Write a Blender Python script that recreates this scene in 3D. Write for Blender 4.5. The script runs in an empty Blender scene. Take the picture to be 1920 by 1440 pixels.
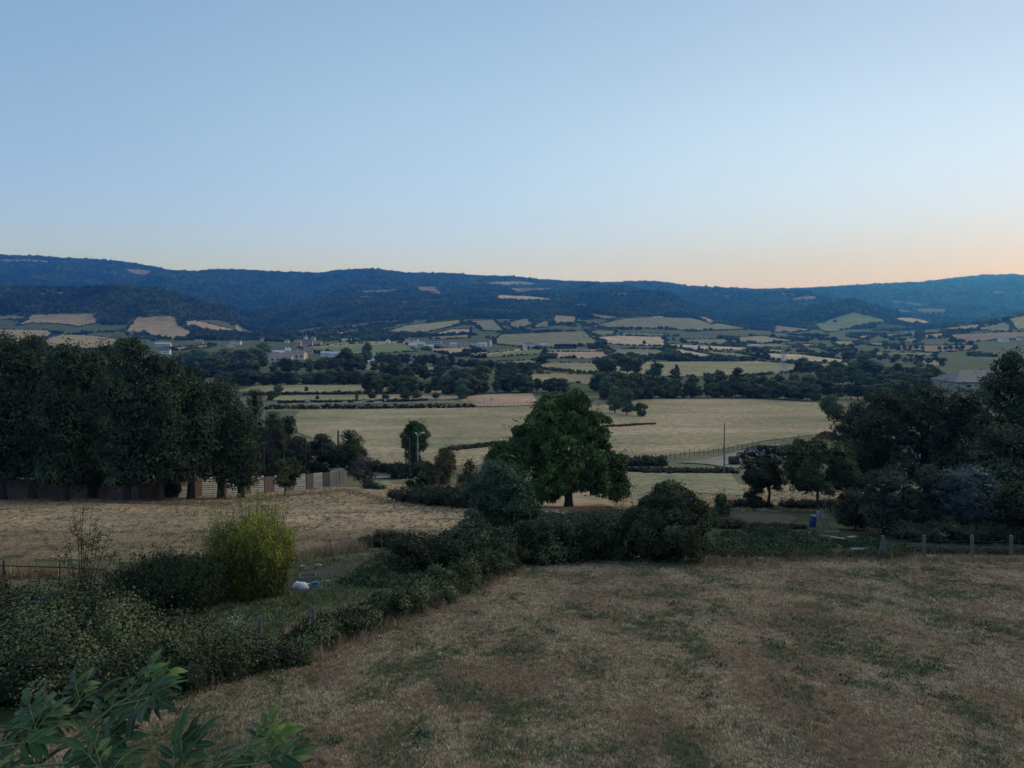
import bpy, bmesh, math, random
import numpy as np
from mathutils import Vector, Matrix
from mathutils.geometry import delaunay_2d_cdt

sc = bpy.context.scene
COL = sc.collection
R = math.radians

# ------------------------------------------------------------------ camera
FPX, HOR = 1440.0, 590.0            # focal length in photo pixels, eye-level row
cam_d = bpy.data.cameras.new("camera")
cam = bpy.data.objects.new("camera", cam_d)
COL.objects.link(cam)
cam.location = (0, 0, 0)
cam.rotation_euler = (R(90), 0, 0)
cam_d.sensor_width = 36.0
cam_d.lens = 36.0 * FPX / 1920.0
cam_d.shift_y = -(720.0 - HOR) / 1920.0
cam_d.clip_start = 0.1
cam_d.clip_end = 40000
sc.camera = cam

# ------------------------------------------------------------------ sky, sun, exposure
HAZE_D = 1.65e-4
SUN_EL, SUN_AZ = 1.2, 50.0          # degrees; azimuth clockwise from the view direction (+Y)
world = bpy.data.worlds.new("World")
sc.world = world
world.use_nodes = True
wn = world.node_tree.nodes
wl = world.node_tree.links
wn.clear()
sky = wn.new("ShaderNodeTexSky")
sky.sky_type = 'NISHITA'
sky.sun_disc = False
sky.sun_elevation = R(SUN_EL)
sky.sun_rotation = R(SUN_AZ)
sky.altitude = 300
sky.air_density = 1.0
sky.dust_density = 1.0
sky.ozone_density = 1.0
def _lin(c):
    return tuple(((v / 255) / 12.92 if v / 255 <= 0.04045 else ((v / 255 + 0.055) / 1.055) ** 2.4) for v in c)
geo = wn.new("ShaderNodeNewGeometry")           # direction of the sky ray
sepd = wn.new("ShaderNodeSeparateXYZ")
dirn = wn.new("ShaderNodeVectorMath"); dirn.operation = 'SCALE'; dirn.inputs['Scale'].default_value = -1.0
wl.new(geo.outputs['Incoming'], dirn.inputs[0])
wl.new(dirn.outputs[0], sepd.inputs[0])
dots = wn.new("ShaderNodeVectorMath"); dots.operation = 'DOT_PRODUCT'
dots.inputs[1].default_value = (math.sin(R(SUN_AZ)), math.cos(R(SUN_AZ)), 0)
wl.new(dirn.outputs[0], dots.inputs[0])
def elev_ramp(stops):
    r = wn.new("ShaderNodeValToRGB"); e = r.color_ramp.elements
    r.color_ramp.interpolation = 'B_SPLINE'
    while len(e) < len(stops): e.new(0.5)
    for k, (p, c) in enumerate(stops):
        e[k].position = p; e[k].color = (*[v * 0.5 for v in _lin(c)], 1)
    wl.new(sepd.outputs[2], r.inputs[0])
    return r.outputs[0]
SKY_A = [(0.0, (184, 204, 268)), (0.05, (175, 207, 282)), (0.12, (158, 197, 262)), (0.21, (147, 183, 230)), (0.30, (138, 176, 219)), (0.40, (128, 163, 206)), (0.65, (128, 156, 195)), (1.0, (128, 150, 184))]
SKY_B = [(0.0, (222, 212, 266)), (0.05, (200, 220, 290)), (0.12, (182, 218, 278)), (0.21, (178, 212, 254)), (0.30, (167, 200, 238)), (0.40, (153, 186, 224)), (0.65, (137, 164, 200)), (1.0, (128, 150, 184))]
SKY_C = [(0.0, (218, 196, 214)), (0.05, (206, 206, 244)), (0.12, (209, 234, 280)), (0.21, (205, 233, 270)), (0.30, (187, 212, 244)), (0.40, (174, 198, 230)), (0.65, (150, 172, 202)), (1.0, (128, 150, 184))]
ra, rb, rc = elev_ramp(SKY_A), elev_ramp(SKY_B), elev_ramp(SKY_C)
def wmix(a, b, lo, hi):
    mr = wn.new("ShaderNodeMapRange"); mr.interpolation_type = 'SMOOTHSTEP'
    mr.inputs[1].default_value = lo; mr.inputs[2].default_value = hi
    wl.new(dots.outputs['Value'], mr.inputs[0])
    m = wn.new("ShaderNodeMix"); m.data_type = 'RGBA'
    wl.new(mr.outputs[0], m.inputs[0]); wl.new(a, m.inputs[6]); wl.new(b, m.inputs[7])
    return m.outputs[2]
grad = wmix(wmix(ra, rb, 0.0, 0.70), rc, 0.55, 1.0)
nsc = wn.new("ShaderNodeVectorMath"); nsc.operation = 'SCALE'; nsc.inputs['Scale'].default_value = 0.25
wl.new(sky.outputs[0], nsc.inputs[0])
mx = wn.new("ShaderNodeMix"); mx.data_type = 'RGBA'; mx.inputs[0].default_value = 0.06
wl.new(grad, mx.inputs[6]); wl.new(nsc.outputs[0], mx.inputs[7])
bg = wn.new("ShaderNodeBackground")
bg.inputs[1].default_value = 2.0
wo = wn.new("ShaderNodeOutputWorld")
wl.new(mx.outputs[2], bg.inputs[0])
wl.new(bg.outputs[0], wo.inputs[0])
world.cycles.sampling_method = 'MANUAL'
world.cycles.sample_map_resolution = 512

sd = bpy.data.lights.new("sun", 'SUN')
sd.energy = 1.3
sd.angle = R(50)
sd.color = (1.0, 0.86, 0.46)
sun = bpy.data.objects.new("sun", sd)
COL.objects.link(sun)
sdir = Vector((math.sin(R(SUN_AZ)) * math.cos(R(31)), math.cos(R(SUN_AZ)) * math.cos(R(31)), math.sin(R(31))))
sun.rotation_euler = sdir.to_track_quat('Z', 'Y').to_euler()

vs = sc.view_settings
sc.display_settings.display_device = 'sRGB'
vs.view_transform = 'Standard'
vs.look = 'None'
vs.gamma = 1.0
vs.use_curve_mapping = False
vs.exposure = 0.0
cy = sc.cycles
sc.render.engine = 'CYCLES'
cy.max_bounces = 5
cy.diffuse_bounces = 2
cy.glossy_bounces = 1
cy.transmission_bounces = 2
cy.transparent_max_bounces = 4
cy.volume_bounces = 0
cy.use_denoising = True
cy.use_adaptive_sampling = True
cy.adaptive_threshold = 0.02
cy.volume_step_rate = 1

# ------------------------------------------------------------------ noise helpers (plain numpy)
def _h(ix, iy, s):
    n = (ix.astype(np.int64) * 374761393 + iy.astype(np.int64) * 668265263 + s * 1442695041) & 0xffffffff
    n = ((n ^ (n >> 13)) * 1274126177) & 0xffffffff
    n = n ^ (n >> 16)
    return (n & 0xffff) / 65535.0

def vnoise(x, y, s=0):
    x = np.asarray(x, float); y = np.asarray(y, float)
    ix = np.floor(x); iy = np.floor(y)
    fx = x - ix; fy = y - iy
    fx = fx * fx * (3 - 2 * fx); fy = fy * fy * (3 - 2 * fy)
    a = _h(ix, iy, s); b = _h(ix + 1, iy, s); c = _h(ix, iy + 1, s); d = _h(ix + 1, iy + 1, s)
    return (a * (1 - fx) + b * fx) * (1 - fy) + (c * (1 - fx) + d * fx) * fy - 0.5

def fbm(x, y, s=0, o=3):
    r = 0; a = 1.0
    for k in range(o):
        r = r + a * vnoise(x * 2 ** k, y * 2 ** k, s + k)
        a *= 0.5
    return r

# ------------------------------------------------------------------ the shape of the land
PXG = np.arange(-1200, 3201, 4.0)
def tab(s):
    v = [float(t) for t in s.replace(',', ' ').split()]
    r = np.interp(PXG, v[0::2], v[1::2])
    k = np.ones(5) / 5
    return np.convolve(np.pad(r, 2, mode='edge'), k, 'valid')

def const(d, z):
    return np.full(PXG.shape, HOR + FPX * z / d)

ridge = "-400 473 0 480 80 484 230 496 300 507 318 513 380 513 392 510 600 515 622 510 690 506 705 506 760 513 860 516 880 519 960 522 1040 530 1160 535 1172 532 1240 533 1290 539 1420 547"
ST = [(100, const(100, 23.5)), (110, const(110, 25.4)), (122, const(122, 27.3)), (140, const(140, 28.6)),
      (200, const(200, 32)), (270, const(270, 35.2)), (345, const(345, 38)), (420, const(420, 40)),
      (560, const(560, 43.5)), (800, const(800, 47)), (1000, const(1000, 48.5)), (1300, const(1300, 50)),
      (1600, tab("-400 631 250 632 500 635 1600 634 1700 633 1800 627 1860 620 1920 612 2300 590")),
      (2000, tab("-400 600 0 600 150 603 250 606 340 608 420 618 470 630 520 630 620 622 700 615 800 612 900 612 1000 614 1200 612 1300 616 1400 624 1500 627 1600 626 1700 626 1760 617 1860 601 1920 587 2300 560")),
      (2300, tab("-400 537 0 540 150 543 200 539 300 545 380 569 430 595 455 617 480 626 520 626 620 612 700 604 800 601 900 600 1000 601 1100 598 1225 595 1300 602 1350 611 1420 621 1520 619 1600 620 1700 617 1760 616 1860 603 1920 590 2300 563")),
      (2700, tab("-400 575 430 578 455 612 520 612 620 596 700 588 800 587 900 583 1000 584 1100 578 1225 580 1300 597 1350 608 1420 613 1520 610 1600 586 1668 602 1720 612 1860 612 1920 605 2300 590")),
      (3200, tab("-400 556 0 560 430 582 470 592 520 590 620 574 700 566 800 566 900 563 1000 560 1100 553 1200 548 1245 546 1262 553 1290 578 1310 594 1350 602 1420 600 1480 592 1540 578 1580 566 1600 562 1620 566 1650 578 1700 593 1760 605 1860 606 2300 600")),
      (3600, tab("-400 558 430 568 470 585 520 577 620 566 700 556 800 553 900 548 1000 550 1100 556 1200 556 1262 560 1300 580 1350 585 1420 580 1500 574 1600 574 1700 590 1800 596 2300 600")),
      (4200, tab("-400 545 430 555 480 565 560 556 620 550 700 543 780 537 860 531 900 529 960 528 1010 532 1060 540 1150 548 1250 552 1300 560 1400 556 1450 550 1540 553 1600 560 1700 575 1800 584 2300 590")),
      (4800, tab("-400 518 0 520 300 530 430 540 560 540 700 530 860 524 900 524 1040 535 1160 541 1290 548 1400 551 1500 549 1600 556 1700 568 1800 574 2300 575")),
      (5600, tab(ridge + " 1520 547 1600 546 1700 549 1800 549 1920 546 2300 540")),
      (7500, tab("-400 492 0 498 300 525 600 533 860 533 1040 548 1300 556 1420 548 1520 543 1600 538 1720 532 1780 526 1850 520 1900 517 1920 519 2100 522 2300 526")),
      (11000, const(11000, -150))]
LY = np.log([s[0] for s in ST])
RT = np.array([s[1] for s in ST])
dR = np.diff(RT, axis=0) / np.diff(LY)[:, None]
MT = np.zeros_like(RT)
_p = dR[:-1] * dR[1:]
MT[1:-1] = np.where(_p > 0, 2 * _p / np.where(np.abs(dR[:-1] + dR[1:]) < 1e-9, 1, dR[:-1] + dR[1:]), 0)
MT[0] = dR[0]; MT[-1] = dR[-1]

CREST = [k for k, t_ in enumerate(ST) if t_[0] == 5600][0]
def terr(x, Y):
    x = np.asarray(x, float); Y = np.asarray(Y, float)
    x, Y = np.broadcast_arrays(x, Y)
    Yc = np.clip(Y, 100, 10999)
    px = 960 + FPX * x / Yc
    ci = np.clip((px - PXG[0]) / 4.0, 0, len(PXG) - 1.001)
    c0 = ci.astype(int); cf = ci - c0
    ly = np.log(Yc)
    k = np.clip(np.searchsorted(LY, ly, side='right') - 1, 0, len(LY) - 2)
    h = LY[k + 1] - LY[k]
    t = (ly - LY[k]) / h
    def g(T, kk): return T[kk, c0] * (1 - cf) + T[kk, c0 + 1] * cf
    r = ((1 + 2 * t) * (1 - t) ** 2) * g(RT, k) + t * (1 - t) ** 2 * h * g(MT, k) + t * t * (3 - 2 * t) * g(RT, k + 1) + t * t * (t - 1) * h * g(MT, k + 1)
    z = -(r - HOR) / FPX * Yc
    z = np.where(Y < 100, -(4.5 + 0.19 * Y), z)
    z = z + 0.10 * fbm(x / 6, Y / 6, 3, 2) + np.clip(Y - 60, 0, 200) / 200 * 0.8 * fbm(x / 60, Y / 60, 5, 2)
    far = np.clip((Y - 2400) / 600, 0, 1)
    z = z + far * 16 * fbm(x / 420, Y / 420, 11, 3)
    gul = np.clip((Y - 3650) / 500, 0, 1) * np.clip((5480 - Y) / 500, 0, 1) + np.clip((Y - 2650) / 200, 0, 1) * np.clip((3150 - Y) / 200, 0, 1) * 0.6
    rl = np.clip((Y - 3700) / 400, 0, 1) * np.clip((5350 - Y) / 300, 0, 1)
    z = z + rl * 150 * vnoise(x / 800 + 3.3, Y / 460 + x / 2600, 29)
    z = z - gul * 250 * (0.33 - np.abs(vnoise(x / 430 + 0.35 * Y / 800, Y / 1500, 21))) 
    cap = np.minimum(RT[CREST, c0], RT[CREST + 1, c0]) * (1 - cf) + np.minimum(RT[CREST, c0 + 1], RT[CREST + 1, c0 + 1]) * cf
    z = np.where((Y > 3550) & (Y < 5450), np.minimum(z, -(cap + 5 - HOR) / FPX * Y), z)
    return z

def tz(x, Y): return float(terr(np.array([x]), np.array([Y]))[0])
def row_of(x, Y, z): return HOR - FPX * z / Y

YM = np.exp(np.linspace(math.log(9), math.log(8500), 1500))
HPX = np.arange(-600, 2601, 4.0)
_u = (HPX[:, None] - 960) / FPX
HROW = HOR - FPX * terr(_u * YM[None, :], np.broadcast_to(YM[None, :], (len(HPX), len(YM)))) / YM
def hit(pts):
    """ground point seen at each photo pixel"""
    p = np.asarray(pts, float)
    c = np.clip((p[:, 0] - HPX[0]) / 4.0, 0, len(HPX) - 1.001); c0 = c.astype(int); cf = (c - c0)[:, None]
    out = np.zeros((len(p), 2))
    for i in range(0, len(p), 2000):
        q = slice(i, i + 2000); pp = p[q]
        r = HROW[c0[q]] * (1 - cf[q]) + HROW[c0[q] + 1] * cf[q]
        ok = r <= pp[:, 1:2]
        j = np.where(ok.any(1), ok.argmax(1), r.argmin(1))
        j0 = np.maximum(j - 1, 0)
        ar = np.arange(len(pp))
        r0 = r[ar, j0]; r1 = r[ar, j]
        f = np.clip((r0 - pp[:, 1]) / np.where(np.abs(r0 - r1) < 1e-6, 1, r0 - r1), 0, 1)
        Yy = YM[j0] * (1 - f) + YM[j] * f
        out[q, 0] = (pp[:, 0] - 960) / FPX * Yy
        out[q, 1] = Yy
    return out
def G(px, row):
    a = hit([(px, row)])[0]
    return float(a[0]), float(a[1])

def inpoly(px, py, poly):
    r = np.zeros(px.shape, bool)
    n = len(poly)
    for i in range(n):
        x0, y0 = poly[i]; x1, y1 = poly[(i + 1) % n]
        if y0 == y1: continue
        c = ((y0 > py) != (y1 > py)) & (px < (x1 - x0) * (py - y0) / (y1 - y0) + x0)
        r ^= c
    return r

# ------------------------------------------------------------------ objects, meshes, tags
def tag(o, label=None, cat=None, group=None, kind=None):
    if label: o['label'] = label
    if cat: o['category'] = cat
    if group: o['group'] = group
    if kind: o['kind'] = kind
    return o

def empty(name, loc, rz=0.0):
    o = bpy.data.objects.new(name, None)
    o.location = loc; o.rotation_euler = (0, 0, rz)
    o.empty_display_size = 0.2
    COL.objects.link(o)
    return o

def mesh_of(name, parts, mats, smooth=False):
    """parts: (verts, faces, material index, value per face)"""
    V = []; FS = []; LT = []; MI = []; VA = []
    off = 0
    for v, f, mi, val in parts:
        v = np.asarray(v, np.float32).reshape(-1, 3); f = np.asarray(f, np.int64)
        if len(f) == 0: continue
        V.append(v); FS.append((f + off).ravel()); LT.append(np.full(len(f), f.shape[1]))
        MI.append(np.full(len(f), mi)); VA.append(np.broadcast_to(np.asarray(val, float), (len(f),)))
        off += len(v)
    V = np.concatenate(V); FS = np.concatenate(FS); LT = np.concatenate(LT); MI = np.concatenate(MI); VA = np.concatenate(VA)
    me = bpy.data.meshes.new(name)
    me.vertices.add(len(V)); me.vertices.foreach_set("co", V.ravel())
    me.loops.add(len(FS)); me.loops.foreach_set("vertex_index", FS.astype(np.int32))
    me.polygons.add(len(LT))
    ls = np.concatenate([[0], np.cumsum(LT)[:-1]]).astype(np.int32)
    me.polygons.foreach_set("loop_start", ls)
    me.polygons.foreach_set("material_index", MI.astype(np.int32))
    me.polygons.foreach_set("use_smooth", np.full(len(LT), smooth))
    a = me.attributes.new("v", 'FLOAT', 'FACE')
    a.data.foreach_set("value", VA.astype(np.float32))
    for m in mats: me.materials.append(m)
    me.update(calc_edges=True)
    return me

def link(name, me, parent=None, loc=None):
    o = bpy.data.objects.new(name, me)
    if loc is not None: o.location = loc
    o.parent = parent
    COL.objects.link(o)
    return o

def copy_tree(o, parent=None):
    c = o.copy(); COL.objects.link(c)
    if parent is not None: c.parent = parent
    for ch in KIDS.get(o.name, list(o.children)):
        copy_tree(ch, c)
    return c
KIDS = {}

BOXF = np.array([[0, 3, 2, 1], [4, 5, 6, 7], [0, 1, 5, 4], [1, 2, 6, 5], [2, 3, 7, 6], [3, 0, 4, 7]])
def box(c, s, rz=0.0, mi=0, val=0.5, rx=0.0):
    c = np.array(c, float); s = np.array(s, float) / 2
    b = np.array([[-1, -1, -1], [1, -1, -1], [1, 1, -1], [-1, 1, -1], [-1, -1, 1], [1, -1, 1], [1, 1, 1], [-1, 1, 1]]) * s
    m = np.array(Matrix.Rotation(rz, 3, 'Z') @ Matrix.Rotation(rx, 3, 'X'))
    return (b @ m.T + c, BOXF, mi, val)

def tube(pts, rad, n=6, mi=0, val=0.5):
    pts = np.array(pts, float); rad = np.broadcast_to(np.array(rad, float), (len(pts),))
    V = []
    for i, p in enumerate(pts):
        d = pts[min(i + 1, len(pts) - 1)] - pts[max(i - 1, 0)]
        d = d / (np.linalg.norm(d) + 1e-9)
        a = np.cross(d, [0.31, 0.17, 0.93] if abs(d[2]) < 0.9 else [1, 0, 0]); a /= np.linalg.norm(a) + 1e-9
        b = np.cross(d, a)
        th = np.arange(n) * 2 * math.pi / n
        V.append(p + rad[i] * (np.cos(th)[:, None] * a + np.sin(th)[:, None] * b))
    V = np.concatenate(V)
    F = []
    for i in range(len(pts) - 1):
        for j in range(n):
            F.append([i * n + j, i * n + (j + 1) % n, (i + 1) * n + (j + 1) % n, (i + 1) * n + j])
    # flat-ish caps: fan of quads would be overkill; end rings are closed with centre points
    c0 = len(V); V = np.concatenate([V, pts[:1], pts[-1:]])
    for j in range(0, n, 2):
        F.append([c0, (j + 2) % n, (j + 1) % n, j])
        e = (len(pts) - 1) * n
        F.append([c0 + 1, e + j, e + (j + 1) % n, e + (j + 2) % n])
    return (V, np.array(F), mi, val)

_ICO = {}
def ico(sub):
    if sub not in _ICO:
        bm = bmesh.new(); bmesh.ops.create_icosphere(bm, subdivisions=sub, radius=1.0)
        V = np.array([v.co[:] for v in bm.verts]); F = np.array([[l.index for l in f.verts] for f in bm.faces]); bm.free()
        _ICO[sub] = (V, F)
    return _ICO[sub]

def blobs(C, Rr, sub, rng, rough=0.18, mi=0, val=0.25):
    V0, F0 = ico(sub)
    n = len(C)
    d = 1 + rng.normal(0, rough, (n, len(V0), 1))
    V = C[:, None, :] + V0[None] * Rr[:, None, :] * d
    F = F0[None] + (np.arange(n) * len(V0))[:, None, None]
    return (V.reshape(-1, 3), F.reshape(-1, 3), mi, np.repeat(np.broadcast_to(val, (n,)), len(F0)))

def leafcards(P, N, size, rng, aspect=0.55, droop=0.25, spread=0.6, mi=0, val=None):
    """one folded kite-shaped leaf per point"""
    n = len(P)
    size = np.broadcast_to(np.asarray(size, float), (n,))
    N = N + rng.normal(0, spread, (n, 3))
    N /= np.linalg.norm(N, axis=1)[:, None] + 1e-9
    D = np.cross(N, rng.normal(0, 1, (n, 3)))
    D[:, 2] -= droop
    D /= np.linalg.norm(D, axis=1)[:, None] + 1e-9
    S = np.cross(D, N); S /= np.linalg.norm(S, axis=1)[:, None] + 1e-9
    L = size[:, None]; W = L * aspect * 0.5
    M = P + D * L * 0.45
    V = np.stack([P, M + S * W + N * W * 0.35, P + D * L, M - S * W + N * W * 0.35], 1).reshape(-1, 3)
    F = np.arange(n * 4).reshape(n, 4)
    if val is None: val = rng.random(n)
    return (V, F, mi, val)

def shell(C, Rr, n_each, rng, lo=0.72, hi=1.08, zmin=-0.55):
    """points on the shells of ellipsoid lobes"""
    k = len(C)
    n_each = np.broadcast_to(n_each, (k,)).astype(int)
    idx = np.repeat(np.arange(k), n_each)
    d = rng.normal(0, 1, (len(idx), 3)); d /= np.linalg.norm(d, axis=1)[:, None]
    fl = d[:, 2] < zmin
    d[fl, 2] *= -1
    r = rng.uniform(lo, hi, len(idx))[:, None]
    return C[idx] + d * Rr[idx] * r, d / Rr[idx] * Rr[idx].mean(1)[:, None], idx

def crown_lobes(h0, h1, rad, prof, n, lr, rng, fill=0.35, off=(0, 0), squash=1.0):
    """lobe centres inside a crown whose radius follows prof (list of (t, r))"""
    pt = [p[0] for p in prof]; pr = [p[1] for p in prof]
    t = rng.random(n * 3)
    w = np.interp(t, pt, pr)
    t = t[rng.random(n * 3) < (w + 0.15)][:n]
    rr = np.interp(t, pt, pr) * rad
    q = np.where(rng.random(len(t)) < fill, np.sqrt(rng.random(len(t))) * 0.8, rng.uniform(0.82, 1.0, len(t)))
    a = rng.random(len(t)) * 2 * math.pi
    L = lr * rng.uniform(0.6, 1.4, len(t))
    so = rng.random() * 50
    rr = rr * (1 + 0.55 * vnoise(np.cos(a) * 1.4 + so, np.sin(a) * 1.4 + t * 2.6, 17))
    t = np.clip(t * (1 - 0.22 * (vnoise(np.cos(a) * 1.1 + so, np.sin(a) * 1.1 + 9, 19) + .2) * (t > .5)), 0, 1)
    q = np.maximum(rr * q - L * 0.55, 0)
    C = np.stack([off[0] + np.cos(a) * q, off[1] + np.sin(a) * q * squash, h0 + (h1 - h0) * t], 1)
    C[:, 2] = np.minimum(C[:, 2], h1 - L * 0.6)
    C[:, 2] = np.maximum(C[:, 2], h0 + L * 0.75)
    Rr = np.stack([L, L, L * rng.uniform(0.6, 0.85, len(t))], 1)
    return C, Rr

# ------------------------------------------------------------------ materials
def new_mat(name, rough=0.8):
    m = bpy.data.materials.new(name); m.use_nodes = True
    nt = m.node_tree
    b = nt.nodes['Principled BSDF']
    b.inputs['Roughness'].default_value = rough
    b.inputs['Specular IOR Level'].default_value = 0.25
    return m, nt, b

def ramp(nt, stops):
    r = nt.nodes.new('ShaderNodeValToRGB')
    e = r.color_ramp.elements
    while len(e) < len(stops): e.new(0.5)
    for k, (p, c) in enumerate(stops):
        e[k].position = p; e[k].color = (*c, 1)
    return r

def noise_n(nt, vec, scale, detail=4, rough=0.6, dist=0.0):
    n = nt.nodes.new('ShaderNodeTexNoise')
    n.inputs['Scale'].default_value = scale; n.inputs['Detail'].default_value = detail
    n.inputs['Roughness'].default_value = rough; n.inputs['Distortion'].default_value = dist
    if vec is not None: nt.links.new(vec, n.inputs['Vector'])
    return n

def mixc(nt, a, b, fac, mode='MIX'):
    m = nt.nodes.new('ShaderNodeMix'); m.data_type = 'RGBA'; m.blend_type = mode
    for sock, v in ((m.inputs[0], fac), (m.inputs[6], a), (m.inputs[7], b)):
        if isinstance(v, (int, float)): sock.default_value = v
        elif isinstance(v, tuple): sock.default_value = (*v, 1)
        else: nt.links.new(v, sock)
    return m.outputs[2]

def mapping(nt, vec, scale=(1, 1, 1), rz=0):
    m = nt.nodes.new('ShaderNodeMapping')
    m.inputs['Scale'].default_value = scale; m.inputs['Rotation'].default_value = (0, 0, rz)
    nt.links.new(vec, m.inputs['Vector'])
    return m.outputs[0]

def maprange(nt, v, a, b, c=0.0, d=1.0):
    m = nt.nodes.new('ShaderNodeMapRange')
    m.inputs[1].default_value = a; m.inputs[2].default_value = b; m.inputs[3].default_value = c; m.inputs[4].default_value = d
    nt.links.new(v, m.inputs[0])
    return m.outputs[0]

HI = 1.45  # lifts the palest leaf tone, painting highlights onto leaf clusters
def leaf_mat(name, dark, light, rough=0.55, inst=0.0, trans=0.0, patch=0.0):
    m, nt, b = new_mat(name, rough)
    at = nt.nodes.new('ShaderNodeAttribute'); at.attribute_name = 'v'
    rp = ramp(nt, [(0.0, dark), (0.55, tuple(d * .55 + l * .45 for d, l in zip(dark, light))), (1.0, tuple(min(.8, l * HI) for l in light))])
    nt.links.new(at.outputs['Fac'], rp.inputs[0])
    col = rp.outputs[0]
    if inst > 0:
        oi = nt.nodes.new('ShaderNodeObjectInfo')
        hs = nt.nodes.new('ShaderNodeHueSaturation')
        nt.links.new(maprange(nt, oi.outputs['Random'], 0, 1, 1 - inst, 1 + inst), hs.inputs['Value'])
        nt.links.new(maprange(nt, oi.outputs['Random'], 0, 1, 0.485, 0.515), hs.inputs['Hue'])
        nt.links.new(col, hs.inputs['Color'])
        col = hs.outputs[0]
        if patch > 0:
            pn = noise_n(nt, oi.outputs['Location'], 0.006, 4, 0.6)
            col = mixc(nt, col, mixc(nt, (0.45, 0.5, 0.5), (2.3, 2.0, 1.5), maprange(nt, pn.outputs[0], 0.38, 0.66)), patch, 'MULTIPLY')
    nt.links.new(col, b.inputs['Base Color'])
    if trans > 0:
        tr = nt.nodes.new('ShaderNodeBsdfTranslucent'); nt.links.new(col, tr.inputs[0])
        mx = nt.nodes.new('ShaderNodeMixShader'); mx.inputs[0].default_value = trans
        nt.links.new(b.outputs[0], mx.inputs[1]); nt.links.new(tr.outputs[0], mx.inputs[2])
        nt.links.new(mx.outputs[0], nt.nodes['Material Output'].inputs[0])
    return m

def plain_mat(name, c1, c2, scale=3.0, rough=0.85, bump=0.0, stretch=(1, 1, 1), metal=0.0):
    m, nt, b = new_mat(name, rough)
    tc = nt.nodes.new('ShaderNodeTexCoord')
    n = noise_n(nt, mapping(nt, tc.outputs['Object'], stretch), scale, 5, 0.65)
    rp = ramp(nt, [(0.3, c1), (0.7, c2)])
    nt.links.new(n.outputs[0], rp.inputs[0]); nt.links.new(rp.outputs[0], b.inputs['Base Color'])
    b.inputs['Metallic'].default_value = metal
    if bump:
        bp = nt.nodes.new('ShaderNodeBump'); bp.inputs['Strength'].default_value = bump; bp.inputs['Distance'].default_value = 0.05
        nt.links.new(n.outputs[0], bp.inputs['Height']); nt.links.new(bp.outputs[0], b.inputs['Normal'])
    return m

L_FAR = leaf_mat('far_foliage', (0.014, 0.026, 0.012), (0.08, 0.10, 0.04), 0.9, 0.6, 0.0, 1.0)
L_MID = leaf_mat('mid_foliage', (0.022, 0.033, 0.013), (0.12, 0.14, 0.052), 0.8, 0.45)
L_POP = leaf_mat('poplar_foliage', (0.05, 0.085, 0.035), (0.14, 0.19, 0.085), 0.8, 0.15)
L_BIG = leaf_mat('plane_tree_foliage', (0.010, 0.020, 0.008), (0.078, 0.105, 0.045), 0.6, 0.12)
L_WAL = leaf_mat('walnut_foliage', (0.015, 0.037, 0.010), (0.12, 0.185, 0.045), 0.55, 0.0)
L_ASH = leaf_mat('ash_foliage', (0.018, 0.042, 0.022), (0.085, 0.14, 0.075), 0.5)
L_BRA = leaf_mat('bramble_foliage', (0.014, 0.022, 0.008), (0.15, 0.165, 0.07), 0.6)
L_HED = leaf_mat('hedge_foliage', (0.016, 0.028, 0.010), (0.115, 0.145, 0.05), 0.6)
L_DRK = leaf_mat('dark_shrub_foliage', (0.010, 0.016, 0.007), (0.082, 0.095, 0.04), 0.6, 0.15)
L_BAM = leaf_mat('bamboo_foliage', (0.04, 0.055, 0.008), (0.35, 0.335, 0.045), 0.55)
L_DGR = leaf_mat('dark_green_needles', (0.010, 0.020, 0.007), (0.05, 0.075, 0.022), 0.6)
L_SIL = leaf_mat('silver_foliage', (0.035, 0.055, 0.05), (0.12, 0.16, 0.15), 0.55)
L_GRY = leaf_mat('grey_green_foliage', (0.025, 0.038, 0.024), (0.09, 0.11, 0.07), 0.6)
L_AUT = leaf_mat('rusty_foliage', (0.05, 0.045, 0.015), (0.19, 0.15, 0.05), 0.6)
L_VEG = leaf_mat('vegetable_foliage', (0.014, 0.03, 0.012), (0.055, 0.11, 0.042), 0.5, 0.25)
L_ELD = leaf_mat('elder_foliage', (0.008, 0.024, 0.007), (0.034, 0.078, 0.02), 0.42, 0.35, 0.08)
L_ELY = leaf_mat('young_elder_foliage', (0.06, 0.12, 0.02), (0.12, 0.19, 0.04), 0.42, 0.1, 0.15)
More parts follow.
